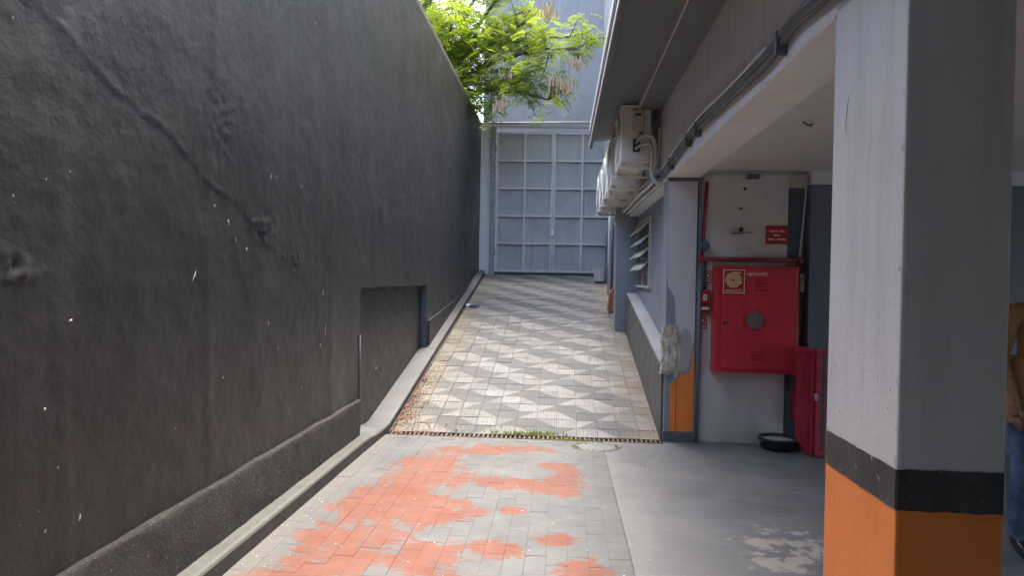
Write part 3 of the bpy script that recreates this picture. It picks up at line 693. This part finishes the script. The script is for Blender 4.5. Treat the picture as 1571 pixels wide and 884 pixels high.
MB().box(-1.56, 1.10, GY - .05, GY + .06, 4.725, 4.78).build('lintel', M['gatebar'], gt)
MB().tube([(-1.62, GY - .09, 4.80), (1.0, GY - .09, 4.82)], .026, 8).build('top_track', M['fascia'], gt, smooth=True)
for z in (2.0, 3.1, 4.2): MB().tube([(-1.437, GY - .045, z), (-1.437, GY - .045, z + .14)], .016, 8).build('hinge', M['galv'], gt)
MB().box(-1.565, .995, GY - .02, GY + .03, 1.56, 1.655).build('threshold', M['kerbdark'], gt)
o = MB().box(-1.78, -1.565, GY + .02, GY + .22, 1.3, 4.84).build('gate_side_pier', M['bluegrey']); tag(o, 'narrow grey pier between black wall and metal gate', 'pier')

# tall neighbour wall behind the gate
tb = empty('tall_building', (0, 17, 1.6), 'tall plain blue grey building wall behind the gate', 'building')
MB().box(-1.98, 6.5, 16.6, 19, 0, 12.5).build('wall', M['backwall'], tb)
# thin downpipe and wire
o = MB().tube([(-1.56, 14.5, 4.8), (-1.57, 14.5, 6.2)], .012, 6).build('wire_pole', M['dark']); tag(o, 'thin dark upright rod above the left gate post', 'pole')
o = MB().tube([(.885, 12.3, 1.2), (.885, 12.3, 2.75)], .022, 8).build('downpipe', M['conduit'], None, True); tag(o, 'slim dark downpipe under the air conditioners near the gate', 'pipe')
o = MB().tube([(.845, 12.6, 1.25), (.845, 12.6, 2.75)], .016, 8).build('downpipe', M['pipewhite'], None, True); tag(o, 'slim pale pipe beside the dark downpipe near the gate', 'pipe')

# bucket and block on the ramp
bz = rz(13.9); bk = empty('bucket', (.76, 13.9, bz), 'white plastic bucket standing in front of the gate corner', 'bucket')
MB().lathe([(0.001, .01), (.105, .012), (.11, .02), (.135, .26), (.146, .262), (.146, .285), (.13, .285), (.105, .03), (.001, .03)], (.76, 13.9, bz), 24).build('pail', M['bucket'], bk, smooth=False)
MB().tube(smooth([(.62, 13.9, bz + .265), (.63, 13.84, bz + .2), (.76, 13.80, bz + .15), (.89, 13.84, bz + .2), (.90, 13.9, bz + .265)]), .004, 6).build('handle', M['galv'], bk)
b_z = rz(11.5); o = empty('terracotta_block', (.83, 11.5, b_z), 'broken terracotta block leaning at the pilaster foot beside the ramp', 'block')
bl = MB(); bl.prism([(.79, b_z - .02), (.875, b_z - .02), (.895, b_z + .36), (.86, b_z + .40), (.815, b_z + .35)], 'y', 11.38, 11.62); bl.build('block', M['terracotta'], o, bevel=.012)
MB().prism([(.76, b_z + .02), (.785, b_z + .02), (.81, b_z + .30), (.79, b_z + .32)], 'y', 11.36, 11.5).build('shard', M['terracotta'], o, bevel=.004)

# ------------------------------------------------------------------ hydrant corner
HY = 6.55
hc = empty('hydrant_cabinet', (1.78, HY, .67), 'red fire hydrant cabinet with round window on the white wall', 'hydrant cabinet')
HX0, HX1, HZ0, HZ1, HF = 1.405, 2.15, .675, 1.66, 6.40
MB().box(HX0, HX1, HF + .012, HY - .001, HZ0, HZ1, c=.006).build('box', M['red'], hc)
dx0, dx1, dz0, dz1 = HX0 + .06, HX1 - .03, HZ0 + .04, HZ1 - .03
dm = MB(); dm.box(dx0, dx1, HF - .006, HF + .011, dz0, dz1, c=.005); door = dm.build('door', M['red'], hc)
MB().lathe([(.092, 0), (.092, .012), (.08, .014), (.078, 0)], (1.765, HF - .006, 1.165), 32, 0, 'y').build('window_ring', M['signred'], door)
MB().lathe([(.001, .004), (.08, .004)], (1.765, HF - .006, 1.165), 32, 0, 'y').build('window_glass', M['steel'], door)
for k in range(4):
    MB().box(1.755, 1.86, HF - .012, HF - .0065, 1.44 + k * .03, 1.452 + k * .03, c=.002).build('vent_slot', M['signred'], door)
    if k < 3: MB().box(1.735, 1.85, HF - .012, HF - .0065, .80 + k * .035, .812 + k * .035, c=.002).build('vent_slot', M['signred'], door)
MB().box(1.475, 1.53, HF - .016, HF - .0065, 1.13, 1.15, c=.003).build('latch', M['dark'], door)
for z in (.8, 1.5): MB().tube([(dx1 + .004, HF - .004, z), (dx1 + .004, HF - .004, z + .08)], .008, 6).build('hinge', M['red'], hc)
def text(body, size, loc, mat, parent, name='lettering', wide=1.0):
    cu = bpy.data.curves.new('t', 'FONT'); cu.body = body; cu.size = size; cu.align_x = 'CENTER'; cu.align_y = 'CENTER'; cu.extrude = .0006
    t = bpy.data.objects.new('t', cu); COL.objects.link(t)
    dg = bpy.context.evaluated_depsgraph_get(); me = bpy.data.meshes.new_from_object(t.evaluated_get(dg)); bpy.data.objects.remove(t)
    mx = Matrix.Translation(loc) @ Matrix.Rotation(R(90), 4, 'X') @ Matrix.Diagonal((wide, 1, 1, 1))
    me.transform(mx); me.materials.clear(); me.materials.append(mat); return link(name, me, parent)
# hydrant sign plate on the door: coiled hose emblem
sg = MB().box(1.465, 1.665, HF - .026, HF - .018, 1.405, 1.63, c=.002).build('sign_plate', M['signred'], hc)
yb = HF - .0275
def frame(x0, x1, z0, z1, w, mat, y, parent, name='border'):
    MB().box(x0, x1, y - .001, y + .001, z1 - w, z1).box(x0, x1, y - .001, y + .001, z0, z0 + w).box(x0, x0 + w, y - .001, y + .001, z0 + w, z1 - w).box(x1 - w, x1, y - .001, y + .001, z0 + w, z1 - w).build(name, mat, parent)
frame(1.469, 1.661, 1.409, 1.626, .007, M['signyellow'], yb, sg)
em = MB()
for r_ in (.018, .034, .05, .066): em.lathe([(r_ - .0045, 0), (r_ + .0045, 0), (r_ + .0045, .002), (r_ - .0045, .002)], (1.56, yb, 1.53), 24, 0, 'y')
em.box(1.61, 1.637, yb - .001, yb + .001, 1.50, 1.512).box(1.555, 1.625, yb - .001, yb + .001, 1.592, 1.602)
em.build('hose_emblem', M['signyellow'], sg)
text('HIDRANTE', .03, (1.565, yb - .001, 1.432), M['signyellow'], sg)
text('HIDRANTE', .042, (1.775, HF - .0075, 1.585), M['signwhite'], door, wide=.9)
MB().box(1.405, 2.2, HY - .014, HY - .002, 1.672, 1.70).build('cabinet_ledge', M['whitewall'], hc)

# red pipework
rp = empty('red_fire_pipe', (1.3, 6.5, .3), 'dark red fire pipe bent around the hydrant cabinet', 'pipe')
MB().tube([(1.278, 6.50, 1.722), (2.21, 6.50, 1.722)], .022, 10).build('pipe', M['redpipe'], rp, True)
MB().tube([(1.335, 6.515, 2.44), (1.318, 6.515, 2.1), (1.30, 6.515, 1.74)], .017, 10).build('pipe', M['redpipe'], rp, True)
MB().tube([(1.283, 6.50, 1.72), (1.283, 6.50, .0)], .018, 10).build('pipe', M['bluegreyd'], rp, True)
MB().tube([(2.168, 6.49, 1.70), (2.168, 6.49, .25)], .022, 10).build('pipe', M['redpipe'], rp, True)
for x in (1.283, 2.19): MB().lathe([(.001, .034), (.03, .03), (.033, 0), (.03, -.03), (.001, -.034)], (x, 6.50, 1.722), 12).build('elbow', M['redpipe'], rp, True)
MB().box(2.14, 2.2, 6.46, 6.52, .24, .5, c=.01).build('valve_body', M['redpipe'], rp)
o = MB().lathe([(.001, .035), (.03, .034), (.045, .02), (.05, 0), (.05, -.02)], (1.318, 6.48, 1.842), 20, 0, 'y').build('alarm_bell', M['blueplastic'], None, True); tag(o, 'small round blue bell at the red pipe beside the pillar', 'bell')

# call point and small signs left of the cabinet
def small_sign(cx, cz, w, h, label, name='fire_sign'):
    o = empty(name, (cx, HY - .004, cz - h / 2), label, 'sign')
    MB().box(cx - w / 2, cx + w / 2, HY - .008, HY - .001, cz - h / 2, cz + h / 2, c=.0015).build('plate', M['signred'], o); return o
s1 = small_sign(1.402 - .035, 1.555, .078, .115, 'small red equipment sign just left of the hydrant cabinet top')
frame(1.335, 1.399, 1.535, 1.60, .006, M['signwhite'], HY - .0095, s1); MB().lathe([(.001, 0), (.014, 0), (.014, .002), (.001, .002)], (1.367, HY - .009, 1.568), 12, 0, 'y').build('emblem', M['signwhite'], s1)
MB().box(1.335, 1.399, HY - .0095, HY - .0085, 1.512, 1.522).build('lettering', M['signwhite'], s1)
s2 = small_sign(1.325, 1.13, .082, .12, 'lowest small red sign under the call point', 'fire_sign')
frame(1.291, 1.359, 1.115, 1.18, .006, M['signwhite'], HY - .0095, s2); MB().lathe([(.001, 0), (.014, 0), (.014, .002), (.001, .002)], (1.325, HY - .009, 1.147), 12, 0, 'y').build('emblem', M['signwhite'], s2)
MB().box(1.291, 1.359, HY - .0095, HY - .0085, 1.085, 1.097).build('lettering', M['signwhite'], s2)
cpnt = empty('call_point', (1.335, HY - .03, 1.2), 'red fire alarm call point box on a dark conduit', 'call point')
MB().box(1.29, 1.385, HY - .055, HY - .001, 1.305, 1.435, c=.008).build('housing', M['signred'], cpnt)
frame(1.318, 1.352, 1.335, 1.39, .011, M['signwhite'], HY - .057, cpnt, 'break_window')
MB().box(1.29, 1.385, HY - .05, HY - .001, 1.205, 1.298, c=.008).build('lower_housing', M['redpipe'], cpnt)
MB().box(1.303, 1.372, HY - .053, HY - .0505, 1.25, 1.272).build('label_strip', M['signwhite'], cpnt)
MB().tube([(1.338, HY - .02, 1.436), (1.338, HY - .02, 1.70)], .014, 8).build('conduit', M['conduit'], cpnt, True)

# red notice with three lines of print too small to read
ns = empty('red_notice', (1.99, HY - .004, 1.88), 'red notice plate with three lines of white print on the wall', 'sign')
MB().box(1.888, 2.083, HY - .01, HY - .001, 1.872, 2.045, c=.0015).build('plate', M['signred'], ns)
random.seed(3)
for z, x0, x1, gaps in ((1.992, 1.922, 2.047, (.62,)), (1.955, 1.958, 2.010, ()), (1.917, 1.905, 2.065, (.3, .42))):
    t = MB(); x = x0
    while x < x1:
        w = random.uniform(.006, .011); fr = (x - x0) / (x1 - x0)
        if not any(abs(fr - g_) < .04 for g_ in gaps): t.box(x, x + w, HY - .0115, HY - .0102, z - .0075, z + .0075)
        x += w + .003
    t.build('print_line', M['signwhite'], ns)

# conduit with junction box, old bracket, switch and ceiling wire
jc = empty('wall_conduit', (1.76, 6.53, 2.5), 'white conduit with dark junction box under the garage ceiling', 'conduit')
MB().tube(smooth([(1.36, 6.535, 2.505), (1.8, 6.535, 2.51), (2.2, 6.535, 2.505), (2.245, 6.54, 2.47), (2.24, 6.54, 2.3), (2.215, 6.54, 1.95), (2.195, 6.54, 1.70)]), .011, 8).build('conduit', M['conduitw'], jc, True)
MB().box(1.70, 1.81, 6.50, 6.549, 2.475, 2.52, c=.006).build('junction_box', M['conduit'], jc)
MB().box(1.84, 1.87, 6.51, 6.549, 2.49, 2.52, c=.004).build('clip', M['conduitw'], jc)
wb = empty('wall_bracket', (1.66, 6.53, 1.99), 'little dark leftover bracket with thin rod on the white wall', 'bracket')
MB().box(1.645, 1.675, 6.515, 6.549, 1.985, 2.025, c=.003).build('stub', M['dark'], wb)
MB().tube([(1.565, 6.53, 1.965), (1.66, 6.53, 1.972), (1.765, 6.53, 1.977)], .005, 6).build('rod', M['conduit'], wb)
for x, z in ((1.655, 2.20), (1.69, 2.385)): MB().box(x - .008, x + .008, 6.53, 6.549, z - .012, z + .012, c=.003).build('anchor', M['dark'], wb)
sw = empty('switch_box', (2.245, 6.58, 1.42), 'small cream box fixed to the blue wall by the cabinet', 'switch box')
MB().box(2.205, 2.255, 6.555, 6.599, 1.43, 1.60, c=.006).build('housing', M['signwhite'], sw); MB().box(2.215, 2.235, 6.551, 6.5545, 1.5, 1.56).build('switch', M['accover'], sw)
o = MB().tube(smooth([(1.53, 4.55, 2.548), (1.545, 4.5, 2.52), (1.58, 4.52, 2.53), (1.60, 4.6, 2.535), (1.615, 4.66, 2.548)]), .006, 6).build('ceiling_wire', M['conduit']); tag(o, 'short loose wire sticking out of the garage ceiling', 'wire')

# low red gate, one leaf swung towards the camera
rg = empty('red_metal_gate', (2.2, 6.2, 0), 'low dark red metal gate with mesh beside the near column', 'gate')
def red_leaf(a, b, solid, z0=.015, z1=.94):
    a, b = Vector(a), Vector(b); L = (b - a).length; mx = Matrix.Translation((a.x, a.y, 0)) @ Matrix.Rotation(math.atan2(b.y - a.y, b.x - a.x), 4, 'Z')
    def P(mb, name, mat, parent): mb.v = [tuple(mx @ Vector(v)) for v in mb.v]; return mb.build(name, mat, parent)
    fr = MB(); w = .03; fr.box(0, w, -.015, .015, z0, z1).box(L - w, L, -.015, .015, z0, z1).box(w, L - w, -.015, .015, z0, z0 + w + .02).box(w, L - w, -.015, .015, z1 - w, z1)
    f = P(fr, 'gate_leaf', M['redgate'], rg); n = max(3, int(L / .045))
    for k in range(1, n): P(MB().box(w + (L - 2 * w) * k / n - .006, w + (L - 2 * w) * k / n + .006, -.008, .008, z0 + w + .02, z1 - w), 'bar', M['redgate'], f)
    if solid: P(MB().box(w, L - w, .009, .013, .36, z1 - w), 'mesh_panel', M['redmesh'], f)
red_leaf((2.155, 6.385), (2.20, 6.09), False); red_leaf((2.205, 6.08), (2.62, 6.10), False)
MB().box(2.19, 2.22, 6.065, 6.0725, .5, .56).build('latch', M['galv'], rg)

# low round tub on the floor
tu = empty('round_tub', (1.97, 6.36, 0), 'low round dark rubber tub on the floor below the hydrant cabinet', 'tub')
MB().lathe([(.001, .004), (.14, .004), (.15, .015), (.158, .085), (.172, .09), (.172, .108), (.150, .108), (.14, .03), (.001, .026)], (1.985, 6.37, 0), 32).build('tub_wall', M['rubber'], tu, True)
MB().lathe([(.001, .082), (.1435, .082)], (1.985, 6.37, 0), 32).build('contents', M['louver'], tu)
MB().box(1.82, 1.86, 6.32, 6.40, .06, .105, c=.006).build('lug', M['conduit'], tu)

# ------------------------------------------------------------------ litter, weeds, flecks
random.seed(11)
def flakes(name, n, place, size, mat, curl=.4):
    mb = MB()
    for _ in range(n):
        p = place()
        if p is None: continue
        s = random.uniform(*size); a = random.uniform(0, 6.28); u = Vector((math.cos(a), math.sin(a), random.uniform(-curl, curl))) * s; w = Vector((-math.sin(a), math.cos(a), random.uniform(-curl, curl))) * s * random.uniform(.35, .7)
        q = Vector(p) + Vector((0, 0, .003 + s * curl * .8)); mb.add([q - u, q + w + Vector((0, 0, s * .2)), q + u, q - w], [(0, 1, 2), (0, 2, 3)])
    return tag(mb.build(name, mat), kind='stuff')
def pl1():
    y = 6.45 + abs(random.gauss(0, 1.1)); y = min(y, 9.5); x = -1.635 + abs(random.gauss(0, .10 if y > 6.8 else .35)) ; return (x, y, max(0, rz(y)) + .002)
o = flakes('leaf_litter', 900, pl1, (.006, .018), M['leafdry']); tag(o, 'brown dry leaf litter gathered along the left ramp edge', 'leaf litter')
def pl2():
    y = random.uniform(3.0, 6.4); x = -1.64 + abs(random.gauss(0, .14)); return (x, y, .002)
o = flakes('kerb_flecks', 150, pl2, (.003, .009), M['fleck'], .2); tag(o, 'pale flecks and crumbs scattered beside the near kerb', 'debris')
def pl3(): return (random.uniform(-1.4, 2.0), random.uniform(3.2, 6.3), .002)
o = flakes('floor_flecks', 130, pl3, (.003, .012), M['fleck'], .12); tag(o, 'pale paint flakes scattered over the yard floor', 'debris')
def pl4():
    y = random.uniform(6.6, 14.3); x = random.uniform(-1.6, .95); x = x if random.random() < .4 else .95 - abs(random.gauss(0, .2)); return (x, y, rz(y) + .004)
o = flakes('ramp_crumbs', 500, pl4, (.004, .012), M['leafdry'], .2); tag(o, 'small dark crumbs and leaf bits on the ramp tiles', 'debris')
def weeds(name, n, place, label, hgt=(.015, .05)):
    mb = MB()
    for _ in range(n):
        x, y, z = place(); a = random.uniform(0, 6.28); h = random.uniform(*hgt); w = random.uniform(.002, .005); lean = random.uniform(.2, 1.1)
        dx, dy = math.cos(a), math.sin(a); t = (x + dx * h * lean, y + dy * h * lean, z + h); mm = (x + dx * h * lean * .4, y + dy * h * lean * .4, z + h * .65)
        mb.add([(x - dy * w, y + dx * w, z), (x + dy * w, y - dx * w, z), (mm[0] + dy * w, mm[1] - dx * w, mm[2]), (mm[0] - dy * w, mm[1] + dx * w, mm[2]), t], [(0, 1, 2, 3), (3, 2, 4)])
    return tag(mb.build(name, M['weed']), label, 'weeds', kind='stuff')
weeds('weeds', 330, lambda: (random.gauss(-.28, .16), random.gauss(6.56, .035), .004), 'low green weeds growing at the drain grate')
weeds('weeds', 160, lambda: (random.gauss(.1, .14), random.gauss(6.40, .02), .0), 'thin weeds along the near drain edge', (.008, .03))
for nm, pts in (('thin dark crack across the cement floor towards the garage', [(.72, 4.95), (.9, 4.9), (1.02, 4.92), (1.2, 4.78), (1.34, 4.76), (1.55, 4.62)]), ('short dark crack in the floor near the drain cover', [(.62, 5.75), (.7, 5.6), (.69, 5.45), (.76, 5.3)])):
    mb = MB(); pp_ = smooth([(x, y, .0012) for x, y in pts], 5)
    for i, p in enumerate(pp_):
        w_ = .004 * random.uniform(.3, 1); mb.v += [(p.x + random.uniform(-.006, .006), p.y - w_, .0012), (p.x + random.uniform(-.006, .006), p.y + w_, .0012)]
    for i in range(len(pp_) - 1): mb.f.append((2 * i, 2 * i + 2, 2 * i + 3, 2 * i + 1)); mb.m.append(0)
    tag(mb.build('floor_crack', M['kerbdark']), nm, 'crack', kind='stuff')
def ring():
    a = random.uniform(0, 6.28); r_ = random.uniform(.8, 1.08); return (.34 + .21 * r_ * math.cos(a), 6.18 + .15 * r_ * math.sin(a), 0)
weeds('weeds', 320, ring, 'ring of flattened weeds on the floor before the drain', (.004, .014))
# drain lid inside the weed ring
o = MB().lathe([(.001, .004), (.17, .004), (.175, .0)], (.34, 6.18, 0), 24).build('inspection_cover', M['floor']); o.scale = (1, 1, 1); tag(o, 'round inspection cover ringed by weeds near the drain', 'cover')
bgm = MB()
for k in range(14):
    a = random.uniform(0, 6.28); p = Vector((-1.57 + random.uniform(-.05, .18), 11.6 + random.uniform(-.03, .03), rz(11.6) + .02)); q = Vector((math.cos(a), math.sin(a), random.uniform(.1, .9))) * .05; w = Vector((-q.y, q.x, .02))
    bgm.add([p - w, p + w * .8, p + q + w * .5, p + q * 1.2 - w * .6], [(0, 1, 2), (0, 2, 3)])
o = bgm.build('plastic_scrap', M['plastic_bag']); tag(o, 'crumpled pale plastic scrap by the left ramp kerb', 'scrap')

# ------------------------------------------------------------------ trees
def grow(name, label, base, limbs, leafm, seed, fronds, pods=0, size=(.13, .25), trunk_r=.16):
    rnd = random.Random(seed); t = empty(name, base, label, 'tree')
    tr = MB(); tips = []
    top = Vector(base) + Vector((0, 0, limbs['h']))
    tr.tube(smooth([base, Vector(base) + Vector((.12, -.1, limbs['h'] * .5)), top], 5), [trunk_r * (1 - .045 * i) for i in range(11)], 10)
    for tgt in limbs['to']:
        p = [top + Vector((0, 0, rnd.uniform(-1.2, -.1)))]; tgt = Vector(tgt); n = 6
        for i in range(1, n + 1):
            q = p[0].lerp(tgt, i / n) + Vector((rnd.uniform(-.15, .15), rnd.uniform(-.15, .15), .5 * math.sin(math.pi * i / n) + rnd.uniform(-.1, .1))); p.append(q)
        tr.tube(p, [trunk_r * .42 * (1 - .8 * i / n) + .006 for i in range(n + 1)], 6)
        for i in range(2, n + 1):
            for _ in range(3 if i < n else 4):
                dv = Vector((rnd.gauss(0, 1), rnd.gauss(0, 1), rnd.gauss(.05, .55))).normalized() * rnd.uniform(.4, limbs['spread'])
                e = p[i] + dv; mid = p[i].lerp(e, .5) + Vector((0, 0, .08)); tr.tube([p[i], mid, e], [.013, .009, .004], 4)
                tips += [p[i].lerp(mid, .8), mid, e, mid.lerp(e, .5), e, e + Vector((rnd.uniform(-.15, .15), rnd.uniform(-.15, .15), -.1))]
    tr.build('trunk', M['bark'], t, True)
    cr = MB()
    for k in range(fronds):
        c = rnd.choice(tips) + Vector((rnd.gauss(0, .11), rnd.gauss(0, .11), rnd.gauss(0, .08)))
        L = rnd.uniform(*size); a = rnd.uniform(0, 6.28); dr_ = Vector((math.cos(a), math.sin(a), rnd.uniform(-.6, .35))).normalized(); sd = dr_.cross(Vector((rnd.gauss(0, .4), rnd.gauss(0, .4), 1))).normalized()
        up_ = sd.cross(dr_); n = 6
        for i in range(n):
            q = c + dr_ * (L * (i + 1) / n) - Vector((0, 0, .25 * L * (i / n) ** 2)); w = L * .34 * (1 - .35 * abs(i - n * .45) / n)
            for s_ in (-1, 1):
                tip = q + sd * (s_ * w) + dr_ * (.1 * L) - up_ * (w * rnd.uniform(0, .35)); hw = dr_ * (L * .065)
                mid = q.lerp(tip, .55)
                cr.add([q, mid - hw, tip, mid + hw], [(0, 1, 2, 3)])
    cr.build('crown', leafm, t)
    if pods:
        for c in pods:
            pm_ = MB()
            for _ in range(16):
                p = Vector(c) + Vector((rnd.gauss(0, .11), rnd.gauss(0, .12), rnd.uniform(-.02, .1))); h = rnd.uniform(.12, .24); w = .013; dx = rnd.uniform(-.03, .03)
                pm_.add([p + Vector((-w, 0, 0)), p + Vector((w, .01, 0)), p + Vector((w + dx, .012, -h)), p + Vector((-w + dx, 0, -h)), p + Vector((dx, .02, -h * .5))], [(0, 1, 4), (1, 2, 4), (2, 3, 4), (3, 0, 4)])
            tag(pm_.build('seed_pods', M['pod'], t), kind='stuff')
    return t
grow('overhanging_tree', 'bright feathery light green tree with pale pods hanging over the gate', (-3.6, 14.4, 0), {'h': 5.2, 'spread': .62,
     'to': [(.35, 12.6, 5.75), (.12, 13.0, 6.15), (-.25, 12.5, 5.35), (-.7, 12.9, 5.75), (-1.1, 12.8, 5.25), (-1.5, 13.2, 5.0), (-.55, 13.2, 6.5), (-1.3, 13.4, 6.3), (-1.9, 13.2, 5.7), (-2.2, 12.8, 6.2), (-2.6, 12.8, 6.9), (-1.8, 13.5, 7.0), (-.9, 13.6, 7.2), (-3.0, 13.5, 7.6), (-2.0, 14.2, 7.8), (-.2, 13.0, 5.0), (-1.62, 13.6, 4.95)]},
     M['leaf'], 5, 6200, [(-.32, 12.4, 6.35), (.18, 12.5, 5.45), (-.18, 12.4, 5.12), (.02, 12.5, 5.05), (-1.25, 12.7, 4.78), (-1.05, 12.7, 5.3), (-.35, 13.0, 6.65)])
grow('garden_tree', 'darker green tree seen behind the bright branches above the wall', (-6.5, 20, 0), {'h': 5.5, 'spread': 1.2,
     'to': [(-4.0, 19.5, 7.5), (-5.0, 19.5, 8.6), (-3.4, 20.2, 6.4), (-6.2, 20, 9.4), (-4.6, 20.6, 10.2), (-3.2, 20.4, 8.4), (-5.6, 19.4, 6.8), (-7.5, 20, 8.5), (-3.6, 20.3, 9.6)]},
     M['leafd'], 8, 3600, 0, (.26, .46), .22)

# ------------------------------------------------------------------ person behind the column
def person():
    P0 = Vector((2.70, 4.02, 0)); e = empty('person', P0, 'person in tan jacket and blue jeans half hidden behind the near column', 'person')
    V = []; E_ = []; Rr = []
    def v(x, y, z, rx, ry=None): V.append(P0 + Vector((x, y, z))); Rr.append((rx, ry or rx)); return len(V) - 1
    def ch(a, pts):
        for p in pts: b = v(*p); E_.append((a, b)); a = b
        return a
    pel = v(0, 0, .93, .145, .115)
    chest = ch(pel, [(0, 0, 1.08, .135, .105), (0, -.01, 1.25, .155, .115)]); nk = ch(chest, [(0, 0, 1.42, .085, .075), (0, -.005, 1.49, .055), ])
    hd = ch(nk, [(0, -.02, 1.56, .07, .085), (0, -.02, 1.64, .078, .095), (0, -.01, 1.71, .06, .075)])
    for s in (-1, 1):
        sh = ch(chest, [(s * .17, 0, 1.38, .07)]); el = ch(sh, [(s * .225, 0, 1.24, .058), (s * .24, .02, 1.10, .05)]); wr = ch(el, [(s * .235, -.05, .97, .045), (s * .225, -.10, .86, .034)])
        pm_ = ch(wr, [(s * .222, -.125, .80, .034, .02)])
        hip = ch(pel, [(s * .095, 0, .86, .10)]); kn = ch(hip, [(s * .105, -.01, .66, .082), (s * .11, -.02, .48, .063)]); an = ch(kn, [(s * .115, .0, .28, .058), (s * .12, .015, .09, .046)])
        ch(an, [(s * .125, -.06, .05, .045, .04), (s * .135, -.15, .042, .042, .035)])
    me = bpy.data.meshes.new('body'); me.from_pydata(V, E_, []); o = bpy.data.objects.new('body_tmp', me); COL.objects.link(o)
    sk = o.modifiers.new('s', 'SKIN'); ss = o.modifiers.new('d', 'SUBSURF'); ss.levels = 2; ss.render_levels = 2
    for i, sv in enumerate(me.skin_vertices[0].data): sv.radius = Rr[i]; sv.use_root = (i == 0)
    dg = bpy.context.evaluated_depsgraph_get(); bmesh_ = bpy.data.meshes.new_from_object(o.evaluated_get(dg)); bpy.data.objects.remove(o)
    skin = plain('skin', (.30, .16, .10), .55)
    jm = NT('tan_jacket_cloth'); cc = jm.mix(jm.ramp(jm.noise(7, 4, .6, jm.mapped((1, 1, .5)), 1.2), [(.4, 0.), (.6, 1.)]), (.36, .19, .075), (.50, .29, .13)); jm.color(cc); jm.rough(.75); jm.bump(jm.noise(9, 3, .5, None, 1.0), .7, .03)
    jn = NT('blue_denim'); cc = jn.mix(jn.ramp(jn.noise(5, 4, .6), [(.35, 0.), (.65, 1.)]), (.035, .075, .15), (.13, .22, .36)); jn.color(cc); jn.rough(.85); jn.bump(jn.noise(8, 3, .5, None, 1.5), .7, .03)
    shoe = plain('black_shoe', (.02, .02, .025), .35); hair = plain('black_hair', (.012, .011, .012), .6)
    for m_ in (skin, jm.mat, jn.mat, shoe, hair): bmesh_.materials.append(m_)
    for p in bmesh_.polygons:
        c = p.center - P0; p.use_smooth = True
        arm = abs(c.x) > .19
        if c.z < .10: k = 3
        elif c.z < .78 and not (arm and c.y < -.08 and c.z > .7): k = 2
        elif c.z < .86 and abs(c.x) > .18 and c.y < -.05: k = 0
        elif c.z < 1.45: k = 1
        elif c.z > 1.66 or (c.y > .0 and c.z > 1.52): k = 4
        else: k = 0
        p.material_index = k
    b = link('body', bmesh_, e)
    # jacket skirt hanging over the hips
    j = MB(); n = 28
    for z, rx, ry in ((1.12, .165, .13), (1.0, .182, .145), (.88, .205, .165), (.77, .222, .18), (.755, .215, .175)):
        for k in range(n):
            a = 2 * math.pi * k / n; w = 1 + .035 * math.sin(a * 5 + z * 6); j.v.append(tuple(P0 + Vector((rx * w * math.cos(a), ry * w * math.sin(a), z))))
    for i in range(4):
        for k in range(n): j.f.append((i * n + k, i * n + (k + 1) % n, (i + 1) * n + (k + 1) % n, (i + 1) * n + k)); j.m.append(0)
    j.build('jacket', jm.mat, e, True)
    # fingers
    for s in (-1, 1):
        for f_ in range(4):
            y = -.105 - .016 * f_; L = (.07, .08, .075, .058)[f_]
            MB().tube([P0 + Vector((s * .222, y, .80)), P0 + Vector((s * .219, y - .004, .80 - L * .55)), P0 + Vector((s * .208, y - .004, .80 - L))], [.009, .0085, .006], 8).build('finger', skin, e, True)
        MB().tube([P0 + Vector((s * .218, -.14, .835)), P0 + Vector((s * .208, -.17, .80)), P0 + Vector((s * .20, -.175, .775))], [.011, .01, .007], 8).build('thumb', skin, e, True)
    # face
    for s in (-1, 1):
        MB().lathe([(.001, .008), (.006, .006), (.009, 0)], P0 + Vector((s * .03, -.112, 1.635)), 10, 0, 'y').build('eye', M['dark'], e, True)
        MB().lathe([(.001, .02), (.014, .016), (.022, 0), (.014, -.014), (.001, -.016)], P0 + Vector((s * .08, -.005, 1.62)), 10, 0, 'z').build('ear', skin, e, True)
    MB().tube([P0 + Vector((0, -.105, 1.635)), P0 + Vector((0, -.128, 1.60)), P0 + Vector((0, -.108, 1.592))], [.008, .014, .009], 8).build('nose', skin, e, True)
    MB().tube([P0 + Vector((-.024, -.098, 1.562)), P0 + Vector((0, -.106, 1.56)), P0 + Vector((.024, -.098, 1.562))], [.003, .006, .003], 6).build('mouth', plain('lips', (.25, .09, .07), .5), e, True)
person()
